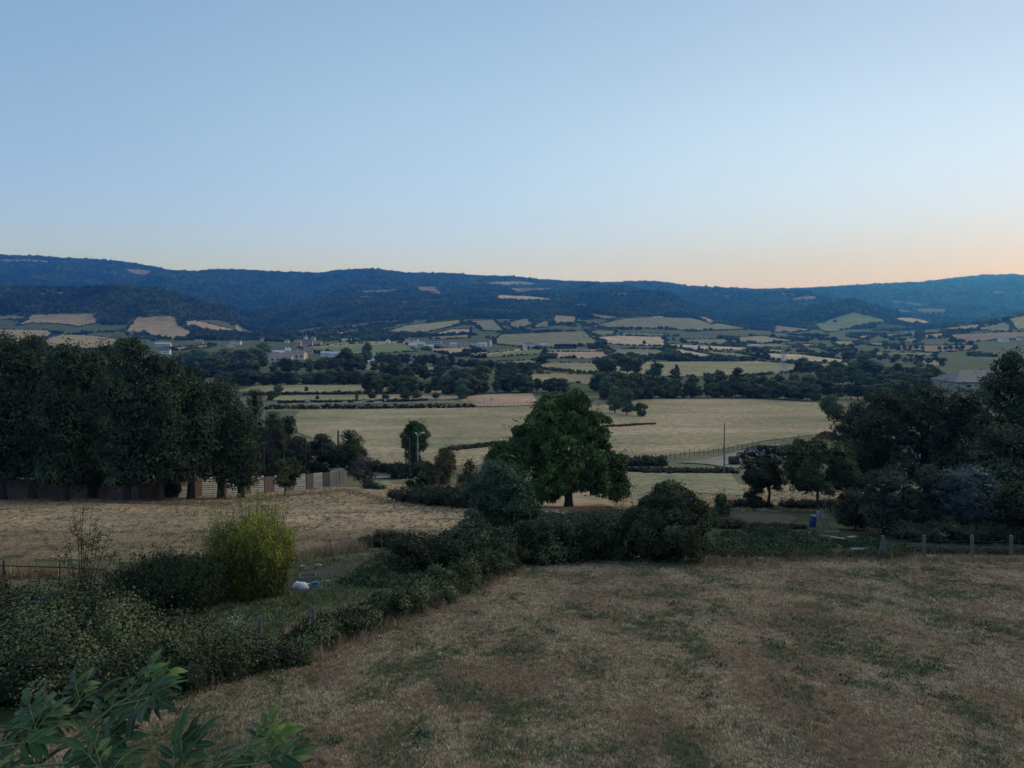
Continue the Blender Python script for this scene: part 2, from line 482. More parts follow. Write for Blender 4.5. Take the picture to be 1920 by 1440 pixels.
def add_veins(m):
    nt = m.node_tree; b = nt.nodes['Principled BSDF']
    tc = nt.nodes.new('ShaderNodeTexCoord'); sp = nt.nodes.new('ShaderNodeSeparateXYZ'); nt.links.new(tc.outputs['Object'], sp.inputs[0])
    ab = nt.nodes.new('ShaderNodeMath'); ab.operation = 'ABSOLUTE'; nt.links.new(sp.outputs[0], ab.inputs[0])
    mid = maprange(nt, ab.outputs[0], 0.008, 0.02, 1, 0)
    ma = nt.nodes.new('ShaderNodeMath'); ma.operation = 'MULTIPLY_ADD'; ma.inputs[1].default_value = -1.1
    nt.links.new(ab.outputs[0], ma.inputs[0]); nt.links.new(sp.outputs[1], ma.inputs[2])
    sn = nt.nodes.new('ShaderNodeMath'); sn.operation = 'SINE'
    mu = nt.nodes.new('ShaderNodeMath'); mu.operation = 'MULTIPLY'; mu.inputs[1].default_value = 62
    nt.links.new(ma.outputs[0], mu.inputs[0]); nt.links.new(mu.outputs[0], sn.inputs[0])
    side = maprange(nt, sn.outputs[0], 0.6, 1.0, 0, 0.45)
    mxn = nt.nodes.new('ShaderNodeMath'); mxn.operation = 'MAXIMUM'; nt.links.new(mid, mxn.inputs[0]); nt.links.new(side, mxn.inputs[1])
    src = b.inputs['Base Color'].links[0].from_socket
    nz = noise_n(nt, tc.outputs['Object'], 3.5, 3)
    c1 = mixc(nt, src, mixc(nt, (.6, .65, .55), (1.35, 1.3, 1.2), maprange(nt, nz.outputs[0], .3, .7)), 1.0, 'MULTIPLY')
    nt.links.new(mixc(nt, c1, (0.10, 0.17, 0.07), mxn.outputs[0]), b.inputs['Base Color'])
    bp = nt.nodes.new('ShaderNodeBump'); bp.inputs['Strength'].default_value = .5; bp.inputs['Distance'].default_value = .003
    bp.invert = True; nt.links.new(mxn.outputs[0], bp.inputs['Height']); nt.links.new(bp.outputs[0], b.inputs['Normal'])
add_veins(L_ELD); add_veins(L_ELY)
L_CON = leaf_mat('spruce_foliage', (0.010, 0.016, 0.010), (0.032, 0.042, 0.028), 0.7)
BARK = plain_mat('bark', (0.035, 0.028, 0.022), (0.10, 0.085, 0.07), 4, 0.9, 0.5, (3, 3, 0.6))
PBARK = plain_mat('pale_bark', (0.12, 0.11, 0.10), (0.25, 0.23, 0.2), 4, 0.9, 0.4, (3, 3, 0.6))
GBARK = plain_mat('green_stem', (0.10, 0.13, 0.05), (0.16, 0.2, 0.08), 20, 0.6)
WOODP = plain_mat('grey_post_wood', (0.09, 0.08, 0.07), (0.22, 0.2, 0.18), 6, 0.9, 0.4, (6, 6, 0.8))
CONC = plain_mat('weathered_concrete', (0.25, 0.24, 0.23), (0.38, 0.37, 0.35), 8, 0.9, 0.2)
RUST = plain_mat('rusty_steel', (0.07, 0.035, 0.025), (0.13, 0.07, 0.05), 14, 0.7, 0.2)
DSTEEL = plain_mat('dark_steel', (0.02, 0.02, 0.022), (0.05, 0.045, 0.045), 9, 0.6)
GALV = plain_mat('galvanised_steel', (0.30, 0.31, 0.33), (0.45, 0.46, 0.48), 5, 0.5, 0, (1, 1, 1), 0.3)
WHITE = plain_mat('white_plaster', (0.72, 0.71, 0.69), (0.85, 0.84, 0.82), 1.5, 0.9)
CREAM = plain_mat('cream_plaster', (0.52, 0.47, 0.40), (0.66, 0.6, 0.52), 1.5, 0.9)
PINKW = plain_mat('pink_stone_wall', (0.44, 0.30, 0.25), (0.58, 0.43, 0.37), 1.5, 0.9)
SLATE = plain_mat('slate_roof', (0.10, 0.10, 0.12), (0.17, 0.17, 0.19), 1.0, 0.6, 0.1, (1, 4, 1))
METR = plain_mat('pale_sheet_roof', (0.42, 0.45, 0.5), (0.58, 0.61, 0.65), 0.6, 0.5)
TILE = plain_mat('brown_tile_roof', (0.22, 0.155, 0.13), (0.34, 0.25, 0.215), 1.5, 0.8, 0.1)
DARK = plain_mat('dark_opening', (0.015, 0.015, 0.018), (0.03, 0.03, 0.035), 1.0, 0.6)
BLUE = plain_mat('blue_plastic', (0.016, 0.065, 0.15), (0.024, 0.09, 0.2), 3, 0.5)  # barrel blue kept dark, with its shadow put into the colour
WPLAS = plain_mat('white_plastic', (0.6, 0.62, 0.66), (0.75, 0.77, 0.8), 6, 0.5)
STONE = plain_mat('pale_stone', (0.3, 0.28, 0.25), (0.5, 0.48, 0.44), 9, 0.9, 0.3)
RUBB = plain_mat('rubble_infill', (0.10, 0.065, 0.05), (0.24, 0.165, 0.13), 9, 0.95, 0.8)
SLATW = plain_mat('bleached_slats', (0.36, 0.35, 0.34), (0.55, 0.54, 0.52), 5, 0.85, 0.1, (0.4, 1, 3))
COWH = plain_mat('cream_hide', (0.42, 0.39, 0.33), (0.52, 0.48, 0.42), 3, 0.8)
MANU = plain_mat('manure', (0.06, 0.025, 0.015), (0.16, 0.07, 0.04), 2.5, 1.0, 1.0)

def grass_mat(name, dry, green, cut=0.5, streak=None, fine=9.0, gm=1.0, cover=False):
    m, nt, b = new_mat(name, 0.95)
    b.inputs['Specular IOR Level'].default_value = 0.05
    tc = nt.nodes.new('ShaderNodeTexCoord'); P = tc.outputs['Object']
    base = dry
    n1 = noise_n(nt, P, 0.22, 6, 0.62, 0.6)
    n2 = noise_n(nt, P, 1.6, 5, 0.65, 0.3)
    n3 = noise_n(nt, P, fine, 6, 0.75)
    f = nt.nodes.new('ShaderNodeMath'); f.operation = 'MULTIPLY_ADD'
    nt.links.new(n2.outputs[0], f.inputs[0]); f.inputs[1].default_value = 0.5; nt.links.new(n1.outputs[0], f.inputs[2])
    fac = maprange(nt, f.outputs[0], cut + 0.19, cut + 0.40)
    if cover:
        at = nt.nodes.new('ShaderNodeAttribute'); at.attribute_name = 'cov'
        base = at.outputs['Color']
        fm = nt.nodes.new('ShaderNodeMath'); fm.operation = 'MULTIPLY'
        nt.links.new(at.outputs['Alpha'], fm.inputs[0]); nt.links.new(fac, fm.inputs[1])
        fac = fm.outputs[0]
    col = mixc(nt, base, green, fac)
    if streak:
        ns = noise_n(nt, mapping(nt, P, (streak[0], streak[1], 1), streak[2]), 1.0, 4, 0.6, 0.5)
        col = mixc(nt, col, streak[3], maprange(nt, ns.outputs[0], 0.45, 0.62, 0, 0.75))
    nb = noise_n(nt, P, 0.03, 4, 0.6, 0.4)
    col = mixc(nt, col, mixc(nt, (0.72, 0.78, 0.72), (1.22, 1.16, 1.12), maprange(nt, nb.outputs[0], 0.32, 0.68)), 1.0, 'MULTIPLY')
    col = mixc(nt, col, mixc(nt, (0.45, 0.45, 0.45), (1.6, 1.6, 1.6), maprange(nt, n3.outputs[0], 0.3, 0.7)), 0.85, 'MULTIPLY')
    nt.links.new(col, b.inputs['Base Color'])
    bp = nt.nodes.new('ShaderNodeBump'); bp.inputs['Strength'].default_value = 0.7; bp.inputs['Distance'].default_value = 0.06
    nt.links.new(n3.outputs[0], bp.inputs['Height']); nt.links.new(bp.outputs[0], b.inputs['Normal'])
    return m

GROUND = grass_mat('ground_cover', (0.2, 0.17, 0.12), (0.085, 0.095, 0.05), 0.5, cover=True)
def fmat(name, base, st, sx=0.004, sy=0.03, rz=0.05, fine=0.6):
    return grass_mat(name, base, tuple(c * 0.85 for c in base), 0.5, (sx, sy, rz, st), fine)
F_TAN = fmat('stubble', (0.40, 0.30, 0.20), (0.32, 0.25, 0.16))
F_PALE = fmat('pale_stubble', (0.60, 0.46, 0.34), (0.48, 0.37, 0.27))
F_PINK = fmat('reddish_stubble', (0.50, 0.34, 0.25), (0.40, 0.28, 0.20))
F_GRN = fmat('green_meadow', (0.18, 0.22, 0.10), (0.23, 0.23, 0.12))
F_GRY = fmat('dry_pasture', (0.25, 0.225, 0.145), (0.20, 0.205, 0.13))
F_OLV = fmat('olive_pasture', (0.34, 0.295, 0.18), (0.27, 0.25, 0.15))
F_BIG = fmat('mown_field', (0.43, 0.325, 0.215), (0.25, 0.25, 0.13), 0.0045, 0.024, 0.12)
F_STR = grass_mat('striped_stubble', (0.58, 0.44, 0.34), (0.5, 0.4, 0.3), 0.5, (0.055, 0.004, 0.35, (0.36, 0.27, 0.19)), 0.6)
F_DRT = grass_mat('bare_soil', (0.10, 0.085, 0.075), (0.08, 0.07, 0.06), 0.5, None, 9)
F_ROAD = grass_mat('gravel_lane', (0.33, 0.29, 0.25), (0.24, 0.22, 0.17), 0.45, None, 2)
F_FIR = fmat('brown_clearing', (0.30, 0.21, 0.16), (0.24, 0.17, 0.13))

# ------------------------------------------------------------------ fields (photo outline -> ground outline)
FIELDS = [
 # outline, material, label, hedge (0..1), tree height
 ("-300 618 0 618 90 620 100 627 75 642 0 652 -300 655", F_TAN, "tan stubble field at the far left above the tree row", .6),
 ("80 637 117 628 175 630 233 638 235 647 200 655 85 655", F_TAN, "low tan field just above the tall dark trees at left", .6),
 ("30 611 48 602 60 590 180 588 182 606 147 613 120 608 60 606", F_TAN, "broad tan field under the wooded left hill", .8),
 ("-200 592 50 593 45 599 -200 599", F_GRY, "thin dry field at the left edge under the wooded hill", .7),
 ("233 623 257 595 327 593 335 610 362 625 352 637 318 637 265 625", F_TAN, "large brown-tan field climbing to the wood on the left hill", .8),
 ("345 603 370 602 443 620 447 626 393 622 348 612", F_PINK, "narrow orange-tan field along the right foot of the left hill", .8),
 ("428 602 436 605 467 629 450 625", F_TAN, "bare tan slope at the steep right end of the left hill", .2),
 ("192 602 222 594 225 597 205 604", F_GRY, "tiny dry clearing between two tan fields on the left hill", .6),
 ("313 653 397 647 393 652 333 658", F_OLV, "slim meadow below the long pale building at left", .6),
 ("66 551 143 548 120 552 70 554", F_OLV, "pale strip of meadow within the left hill wood", .3),
 ("235 505 297 507 273 517 247 513", F_FIR, "brown felled clearing high on the far left ridge", .0),
 ("0 487 113 489 100 492 0 492", F_FIR, "brownish strip of open ground along the top of the far left ridge", .0),
 ("387 700 433 702 420 709 380 707", F_GRN, "green paddock beside the big trees at left", .5),
 ("440 735 480 724 678 721 754 727 750 735 670 737 530 736", F_OLV, "olive meadow in front of the dark river trees", .0),
 ("500 743 750 740 775 744 735 749 630 752 500 752", F_OLV, "narrow dry meadow between two low black hedges", .0),
 ("500 760 555 756 740 755 800 752 890 752 895 758 790 757 560 761", F_GRY, "thin grazed strip with pale cattle", .0),
 ("787 733 830 731 857 743 873 749 776 750", F_TAN, "small tan paddock left of the river trees", .3),
 ("860 752 880 744 900 741 998 738 1010 760 900 763", F_PINK, "pinkish bare paddock behind the walnut tree", .1),
 ("560 652 678 645 762 644 781 659 700 664 616 667 590 661", F_GRN, "green meadow right of the pink manor", .4),
 ("556 650 678 642 790 641 800 645 678 648 600 652", F_TAN, "tan strip in front of the pink manor", .0),
 ("622 632 624 626 711 613 684 619 640 631", F_PINK, "slanting orange field above the far village", .6),
 ("723 623 760 611 866 600 862 610 800 623 746 627", F_OLV, "pale brown sloping field above the village", .8),
 ("806 629 846 618 884 618 881 625", F_PINK, "pinkish wedge field just above the village roofs", .8),
 ("800 633 880 628 880 634 810 637", F_GRY, "small grey field behind the village roofs", .8),
 ("879 603 927 600 946 621 906 621", F_GRY, "grey-green sloping meadow above the white farm", .9),
 ("922 640 940 628 1100 621 1106 632 1133 648 1000 653 930 646", F_GRY, "wide grey-green pasture behind the long dark barn", .6),
 ("795 655 880 652 905 657 840 666", F_PINK, "reddish field below the village roofs", .5),
 ("850 666 960 656 992 654 990 658 890 671", F_PALE, "pale dusty strip along the green meadow", .0),
 ("865 668 960 658 1022 655 1018 664 900 672", F_GRN, "green meadow left of the pink rectangle field", .3),
 ("662 682 716 680 714 692 680 694", F_TAN, "small tan opening between the river trees", .5),
 ("765 686 845 690 830 697 790 699", F_OLV, "olive opening between two belts of trees", .5),
 ("850 683 1000 676 1015 682 1000 690 870 688", F_GRY, "grey pasture behind the spaced hedge trees", .5),
 ("662 546 727 544 757 542 727 552 680 550", F_GRY, "grey field high on the wooded central slope", .5),
 ("779 538 817 538 840 556 790 549", F_FIR, "reddish brown field high on the central slope", .6),
 ("811 570 930 564 873 571", F_OLV, "thin pale ledge field on the central slope", .3),
 ("870 530 900 529 898 535", F_PINK, "small pink field near the skyline", .3),
 ("900 532 932 529 981 527 1016 534 940 537", F_OLV, "pale field just under the central skyline", .8),
 ("946 541 1040 540 1016 548 970 552", F_FIR, "brown field below the skyline orchard", .6),
 ("933 554 995 556 1035 561 1033 565 932 563", F_PALE, "bright straw field in the middle of the wooded hills", .3),
 ("1033 591 1081 594 1079 605 1041 607", F_TAN, "square tan field under the central wood", .9),
 ("1095 587 1160 595 1144 600 1114 596", F_FIR, "pinkish brown field below the round wooded hill", .8),
 ("949 607 989 596 1000 607 970 621", F_GRY, "scrubby grey meadow left of the square tan field", .8),
 ("1003 610 1028 600 1030 613 998 616", F_GRY, "scrubby grey meadow under the square tan field", .8),
 ("1108 612 1171 598 1225 595 1293 597 1407 618 1306 621 1198 615 1108 615", F_GRY, "huge smooth grey field under the round wooded hill", .9),
 ("1298 594 1322 595 1347 605 1333 609", F_PINK, "pink wedge field at the right foot of the round hill", .8),
 ("1106 621 1155 621 1152 628 1111 629", F_GRY, "small grey field above the striped field", .8),
 ("1165 624 1271 628 1268 631 1165 630", F_GRN, "thin green strip above the striped field", .7),
 ("1119 633 1157 630 1247 633 1249 649 1171 648 1136 644", F_STR, "pale stubble field with diagonal stripes", .6),
 ("1285 637 1360 637 1371 642 1360 648 1280 643", F_GRY, "grey field right of the striped field", .7),
 ("1382 633 1430 630 1492 640 1430 645 1385 643", F_OLV, "olive field left of the tall pylon", .8),
 ("1249 646 1306 648 1409 653 1420 657 1306 656 1249 652", F_PALE, "long pale straw strip dotted with single trees", .5),
 ("1236 656 1280 656 1323 664 1380 674 1306 675 1279 667", F_PALE, "pale tapering field below the straw strip", .7),
 ("1385 662 1500 665 1590 676 1580 679 1450 677", F_PALE, "long pinkish pale field crossing behind the pylon", .7),
 ("1300 659 1375 662 1440 672 1400 676 1335 666", F_GRY, "dull brown field between two pale fields", .7),
 ("1030 656 1130 655 1133 660 1035 661", F_GRY, "narrow grey field in front of the long dark barn", .0),
 ("1022 661 1136 660 1146 673 1022 672", F_PINK, "pink rectangular field below the long dark barn", .7),
 ("1136 654 1236 656 1258 667 1233 672 1150 670", F_GRY, "grey-green field below the striped field", .7),
 ("1027 681 1117 681 1266 679 1420 678 1490 683 1508 697 1443 702 1400 706 1250 706 1170 704 1035 693 985 686", F_OLV, "very long meadow behind the big oaks", .5),
 ("916 697 1008 702 1035 701 1117 705 1238 716 1236 721 1157 729 1079 718 965 716", F_TAN, "dull tan field between the oaks and the river trees", .3),
 ("1449 610 1519 618 1514 621 1478 625 1449 623", F_FIR, "brown-pink field left of the green butte", .8),
 ("1519 612 1600 586 1668 603 1606 614 1552 624", F_GRN, "green triangular face of the rocky butte", .3),
 ("1668 597 1706 596 1757 606 1725 607 1687 603", F_PALE, "bright straw field right of the rocky butte", .6),
 ("1720 579 1771 580 1776 588 1720 588", F_FIR, "mauve field in front of the far right mountain", .5),
 ("1668 564 1744 572 1738 575 1673 568", F_GRY, "thin meadow on the shoulder of the far right mountain", .5),
 ("1454 564 1522 555 1542 560 1508 564", F_FIR, "pale brown clearing near the right skyline", .3),
 ("1462 550 1508 552 1500 554 1462 553", F_FIR, "slight pale clearing on the right skyline", .2),
 ("1495 645 1546 648 1535 652 1503 650", F_PINK, "small orange field right of the pylon", .8),
 ("1541 655 1590 650 1603 656 1565 661", F_GRN, "green triangle field right of the pylon", .8),
 ("1587 630 1636 631 1625 638", F_TAN, "small tan field beneath the rocky butte", .8),
 ("1627 643 1660 643 1657 650 1630 648", F_GRY, "small grey field among the right hand hedges", .8),
 ("1671 649 1830 648 1822 657 1750 662 1680 655", F_FIR, "mauve field behind the row of round trees", .5),
 ("1728 629 1771 625 1771 634 1730 636", F_TAN, "tan field at the foot of the right hand slope", .8),
 ("1763 619 1871 603 1866 610 1806 619", F_TAN, "long straw field climbing the right hand slope", .7),
 ("1885 600 1925 592 2100 575 2100 600 1925 616 1905 618", F_OLV, "olive field at the top of the right hand slope", .7),
 ("1840 610 1895 604 1895 622 1835 620", F_GRY, "grey field under the right hand slope", .7),
 ("1652 629 1730 620 1720 628 1660 634", F_GRN, "greenish strip across the right hand valley", .7),
 ("1780 628 1930 622 1950 634 1790 642", F_FIR, "dull mauve field around the white farmhouse at right", .7),
 ("1722 676 1774 675 1766 686 1725 688", F_TAN, "tan gap field behind the right wood", .4),
 ("1603 660 1665 662 1755 662 1752 668 1633 666", F_GRN, "long green strip in front of the round trees", .5),
 ("1530 683 1600 681 1610 692 1545 694", F_OLV, "olive opening at the edge of the right wood", .4),
 ("1700 703 1744 702 1738 708 1700 709", F_GRN, "green gap left of the grey barn roof", .2),
 ("1390 645 1470 646 1500 652 1400 653", F_GRY, "grey field behind the pylon arms", .7),
 ("1410 655 1480 657 1470 661 1400 660", F_OLV, "thin olive strip left of the pylon", .7),
 ("560 770 700 768 900 765 1000 762 1130 760 1200 750 1400 748 1530 755 1545 775 1575 790 1600 800 1560 812 1440 826 1330 846 1180 862 900 872 800 877 700 878 640 840 540 805", F_BIG, "vast mown straw-coloured field across the middle", .0),
 ("1176 886 1370 888 1400 930 1300 925 1190 960", F_OLV, "dry grass paddock between the lane and the round bush", .0),
 ("1337 554 1370 555 1368 558 1340 557", F_GRY, "faint pale streak on the ridge right of the round hill", .2),
 ("1143 552 1178 549 1172 554 1145 555", F_GRY, "thin pale clearing on top of the round wooded hill", .2),
 ("670 556 702 556 700 561 675 561", F_GRY, "dull grassy clearing on the left of the central slope", .4),
 ("733 566 768 566 760 570 738 571", F_GRY, "thin dull clearing in the central woods", .4),
 ("556 624 592 627 586 632 558 631", F_GRY, "dim meadow at the mouth of the wooded side valley", .5),
 ("1392 549 1420 547 1440 549 1410 552", F_FIR, "small field right at the skyline low point", .3),
 ("1075 571 1100 570 1098 574 1078 575", F_GRY, "little grassy gap inside the central wood", .4),
 ("1680 580 1712 584 1706 588 1684 585", F_GRY, "small meadow behind the rocky butte", .4),
 ("1860 548 1885 547 1882 551 1862 551", F_GRY, "tiny clearing high on the far right mountain", .1),
 ("1560 640 1600 641 1606 648 1570 650", F_OLV, "small olive field right of the orange one", .6),
 ("1690 636 1725 634 1722 642 1692 643", F_GRY, "small grey field left of the tan slope foot", .6),
 ("700 903 730 901 735 910 704 914", F_OLV, "small bright grass patch beside the lane at centre left", .0),
]
def P(s):
    v = [float(t) for t in s.split()]
    return list(zip(v[0::2], v[1::2]))

FW = []     # field outlines in photo pixels, for keeping the woods out
for s, *_ in FIELDS: FW.append(P(s))

def sheet(name, poly, mat, label, off_k=0.0006, off0=0.02, step=None, cat='field', kind='structure'):
    xs = [p[0] for p in poly]; ys = [p[1] for p in poly]
    hgt = max(ys) - min(ys); wid = max(xs) - min(xs)
    sx = max(3.0, wid / 60.0); sy = max(1.0, hgt / 34.0)
    bnd = []
    for i in range(len(poly)):
        a = np.array(poly[i]); b = np.array(poly[(i + 1) % len(poly)])
        n = max(1, int(max(abs(b[0] - a[0]) / sx, abs(b[1] - a[1]) / sy)))
        for k in range(n):
            q = a + (b - a) * k / n
            bnd.append(q + np.array([0, 0.0]) + 0.25 * np.array([vnoise(q[0] / 9, q[1] / 3, 4) * 4, vnoise(q[0] / 12, q[1] / 5, 9) * 3.5]))
    bnd = [tuple(b) for b in bnd]
    gx, gy = np.meshgrid(np.arange(min(xs), max(xs), sx), np.arange(min(ys), max(ys), sy))
    gx = gx.ravel(); gy = gy.ravel()
    ins = inpoly(gx, gy, bnd)
    pts = [Vector(b) for b in bnd] + [Vector((a, b)) for a, b in zip(gx[ins], gy[ins])]
    ed = [(i, (i + 1) % len(bnd)) for i in range(len(bnd))]
    r = delaunay_2d_cdt(pts, ed, [list(range(len(bnd)))], 1, 0.001)
    V2 = np.array([v[:] for v in r[0]]); F = np.array([f for f in r[2] if len(f) == 3])
    W = hit(V2)
    Z = terr(W[:, 0], W[:, 1]) + off0 + off_k * W[:, 1]
    V = np.column_stack([W, Z])
    # skip triangles that jump over a crest
    Yf = W[:, 1][F]
    F = F[(Yf.max(1) / Yf.min(1)) < 1.12]
    n = np.cross(V[F[:, 1]] - V[F[:, 0]], V[F[:, 2]] - V[F[:, 0]])
    F[n[:, 2] < 0] = F[n[:, 2] < 0][:, ::-1]
    me = mesh_of(name, [(V, F, 0, 0.5)], [mat], True)
    o = link(name, me)
    return tag(o, label, cat, None, kind)

for s, m, lab, hd in FIELDS:
    sheet('field', P(s), m, lab)

# lane, yards, beds
sheet('lane', P("1176 876 1260 878 1372 880 1380 884 1260 884 1176 883"), F_ROAD, "pale gravel lane crossing behind the walnut tree", 0.0006, 0.06, cat='lane')
sheet('lane', P("670 893 780 894 784 898 690 898"), F_ROAD, "short bit of pale lane below the lone round tree", 0.0006, 0.06, cat='lane')
sheet('farmyard', P("1270 868 1330 862 1392 846 1412 856 1400 876 1376 880 1330 872"), F_ROAD, "gravelly pale farmyard behind the wooden pole", 0.0006, 0.08, cat='yard')
sheet('farmyard', P("1560 806 1600 795 1660 800 1660 840 1590 838"), F_ROAD, "pale concrete yard beside the manure heap", 0.0006, 0.08, cat='yard')
sheet('soil_bed', P("1370 968 1400 961 1465 963 1500 972 1480 985 1400 987 1362 980"), F_DRT, "bare dark soil bed behind the vegetable rows", 0.0006, 0.03, cat='soil')
sheet('soil_bed', P("640 1052 690 1045 705 1058 665 1075 600 1088 590 1075"), F_DRT, "patch of bare earth left of the small vegetable garden", 0.0006, 0.03, cat='soil')

# ------------------------------------------------------------------ the ground sheet
def build_ground():
    us = np.concatenate([np.linspace(-2.4, -0.8, 60, endpoint=False), np.linspace(-0.8, 0.8, 330, endpoint=False), np.linspace(0.8, 2.4, 61)])
    e = np.linspace(math.log(40), math.log(9000), 640)
    Ys = np.exp(e) - 55.0
    U, YY = np.meshgrid(us, Ys)
    X = U * np.maximum(YY + 18, 25)
    far = np.clip((YY - 60) / 200, 0, 1)
    X = X * (1 - far) + U * YY * far
    Z = terr(X, YY)
    nr, nc = X.shape
    V = np.column_stack([X.ravel(), YY.ravel(), Z.ravel()])
    i = np.arange(nr * nc).reshape(nr, nc)
    F = np.stack([i[:-1, :-1], i[:-1, 1:], i[1:, 1:], i[1:, :-1]], -1).reshape(-1, 4)
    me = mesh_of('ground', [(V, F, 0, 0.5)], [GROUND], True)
    x = V[:, 0]; y = V[:, 1]; yc = np.maximum(y, 5)
    px = 960 + FPX * x / yc; py = HOR - FPX * V[:, 2] / yc
    c = np.zeros((len(V), 4)); c[:] = (0.30, 0.205, 0.135, 0.8)
    def put(mask, col): c[mask] = col
    put((y > 50) & (y < 125), (0.46, 0.33, 0.21, 0.5))
    put((y > 125), (0.19, 0.18, 0.115, 0.4))
    put(y > 360, (0.11, 0.125, 0.07, 0.5))
    put(y > 2350, (0.03, 0.04, 0.02, 0.3))
    near = y < 110
    put(near & inpoly(px, py, P("-400 1048 300 1050 560 1040 700 1010 860 1002 960 1030 940 1064 880 1095 760 1150 560 1220 440 1240 330 1300 200 1345 -400 1400")), (0.06, 0.075, 0.035, 0.8))
    put(near & inpoly(px, py, P("-100 1050 200 1052 200 1100 -100 1110")), (0.16, 0.13, 0.085, 0.5))
    put(near & inpoly(px, py, P("560 1050 640 1040 720 1060 700 1085 560 1100")), (0.11, 0.095, 0.065, 0.9))
    put(near & inpoly(px, py, P("430 1115 560 1110 640 1110 600 1140 470 1150")), (0.035, 0.06, 0.022, 0.3))
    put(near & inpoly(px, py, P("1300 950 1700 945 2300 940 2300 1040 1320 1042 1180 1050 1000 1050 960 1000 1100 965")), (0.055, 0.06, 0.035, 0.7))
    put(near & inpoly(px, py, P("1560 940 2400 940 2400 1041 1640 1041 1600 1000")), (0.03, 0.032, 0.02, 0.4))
    put(near & inpoly(px, py, P("1075 950 1130 945 1180 958 1215 972 1160 978 1090 962")), (0.24, 0.12, 0.07, 0.2))
    put(near & inpoly(px, py, P("-200 922 100 930 300 938 430 942 430 950 300 948 100 940 -200 934")), (0.22, 0.11, 0.07, 0.2))
    put(near & inpoly(px, py, P("560 1150 900 1070 1010 1062 920 1110 800 1165 640 1240 500 1300 300 1340 330 1290 480 1245")), (0.26, 0.16, 0.11, 0.4))
    # brighter dry strip at the foot of the near lawn fence
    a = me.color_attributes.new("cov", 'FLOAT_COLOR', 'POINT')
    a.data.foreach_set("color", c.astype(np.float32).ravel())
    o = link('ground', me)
    tag(o, "dry sloping ground that runs from the lawn down into the valley and up the hills", "ground", None, 'structure')
    return V
GV = build_ground()

# ------------------------------------------------------------------ scattering (geometry nodes, instances)
def scatter(name, pts, rot, scl, idx, protos, label, cat):
    me = bpy.data.meshes.new(name)
    me.vertices.add(len(pts)); me.vertices.foreach_set("co", np.asarray(pts, np.float32).ravel())
    def att(n, t, v):
        a = me.attributes.new(n, t, 'POINT')
        a.data.foreach_set('vector' if t == 'FLOAT_VECTOR' else 'value', np.asarray(v).ravel())
    att('rot', 'FLOAT_VECTOR', np.asarray(rot, np.float32))
    att('scl', 'FLOAT_VECTOR', np.asarray(scl, np.float32))
    att('idx', 'INT', np.asarray(idx, np.int32))
    me.update()
    ng = bpy.data.node_groups.new(name + '_nodes', 'GeometryNodeTree')
    ng.interface.new_socket('Geometry', in_out='INPUT', socket_type='NodeSocketGeometry')
    ng.interface.new_socket('Geometry', in_out='OUTPUT', socket_type='NodeSocketGeometry')
    N = ng.nodes; Lk = ng.links
    gi = N.new('NodeGroupInput'); go = N.new('NodeGroupOutput')
    m2p = N.new('GeometryNodeMeshToPoints')
    Lk.new(gi.outputs[0], m2p.inputs[0])
    j = N.new('GeometryNodeJoinGeometry')
    for p in reversed(protos):
        oi = N.new('GeometryNodeObjectInfo'); oi.inputs['Object'].default_value = p
        oi.inputs['As Instance'].default_value = True
        Lk.new(oi.outputs['Geometry'], j.inputs[0])
    iop = N.new('GeometryNodeInstanceOnPoints')
    Lk.new(m2p.outputs[0], iop.inputs['Points']); Lk.new(j.outputs[0], iop.inputs['Instance'])
    iop.inputs['Pick Instance'].default_value = True
    def na(n, t):
        a = N.new('GeometryNodeInputNamedAttribute'); a.data_type = t; a.inputs['Name'].default_value = n
        return a.outputs[0]
    Lk.new(na('idx', 'INT'), iop.inputs['Instance Index'])
    Lk.new(na('rot', 'FLOAT_VECTOR'), iop.inputs['Rotation'])
    Lk.new(na('scl', 'FLOAT_VECTOR'), iop.inputs['Scale'])
    Lk.new(iop.outputs[0], go.inputs[0])
    o = link(name, me)
    md = o.modifiers.new('scatter', 'NODES'); md.node_group = ng
    return tag(o, label, cat, None, 'stuff')

def proto(name, parts, mats):       # a piece that only the scatterers use
    return bpy.data.objects.new(name, mesh_of(name, parts, mats))

# far crowns: unit radius lumps with a broken skin
def far_crown(seed):
    r = np.random.default_rng(seed)
    C = r.normal(0, 0.38, (5, 3)); C[:, 2] = np.abs(C[:, 2]) * 0.9 + 0.45
    Rr = np.repeat(r.uniform(0.45, 0.7, (5, 1)), 3, 1)
    b = blobs(C, Rr, 1, r, 0.15, 0, r.uniform(0.1, 0.7, 5))
    pt, nn, _ = shell(C, Rr, 12, r, 0.85, 1.15)
    return [b, leafcards(pt, nn, 0.55, r, 0.8, 0.1, 0.5)]
FARP = [proto('crown_lump', far_crown(k), [L_FAR]) for k in range(5)]

rng = np.random.default_rng(7)
# running skyline per column, to leave out what no side step could show
UC = np.linspace(-0.95, 0.95, 500); YC = np.exp(np.linspace(math.log(300), math.log(9500), 500))
gU, gY = np.meshgrid(UC, YC, indexing='ij')
gR = HOR - FPX * terr(gU * gY, gY) / gY
gMin = np.minimum.accumulate(gR, axis=1)
def visible(u, Y, r, slack=7):
    i = np.clip(((u - UC[0]) / (UC[1] - UC[0])).astype(int), 0, len(UC) - 1)
    j = np.clip(np.searchsorted(YC, Y) - 1, 0, len(YC) - 1)
    return r < gMin[i, j] + slack

def in_fields(px, py, grow=0.0):
    m = np.zeros(px.shape, bool)
    for f in FW: m |= inpoly(px, py - grow, f)
    return m

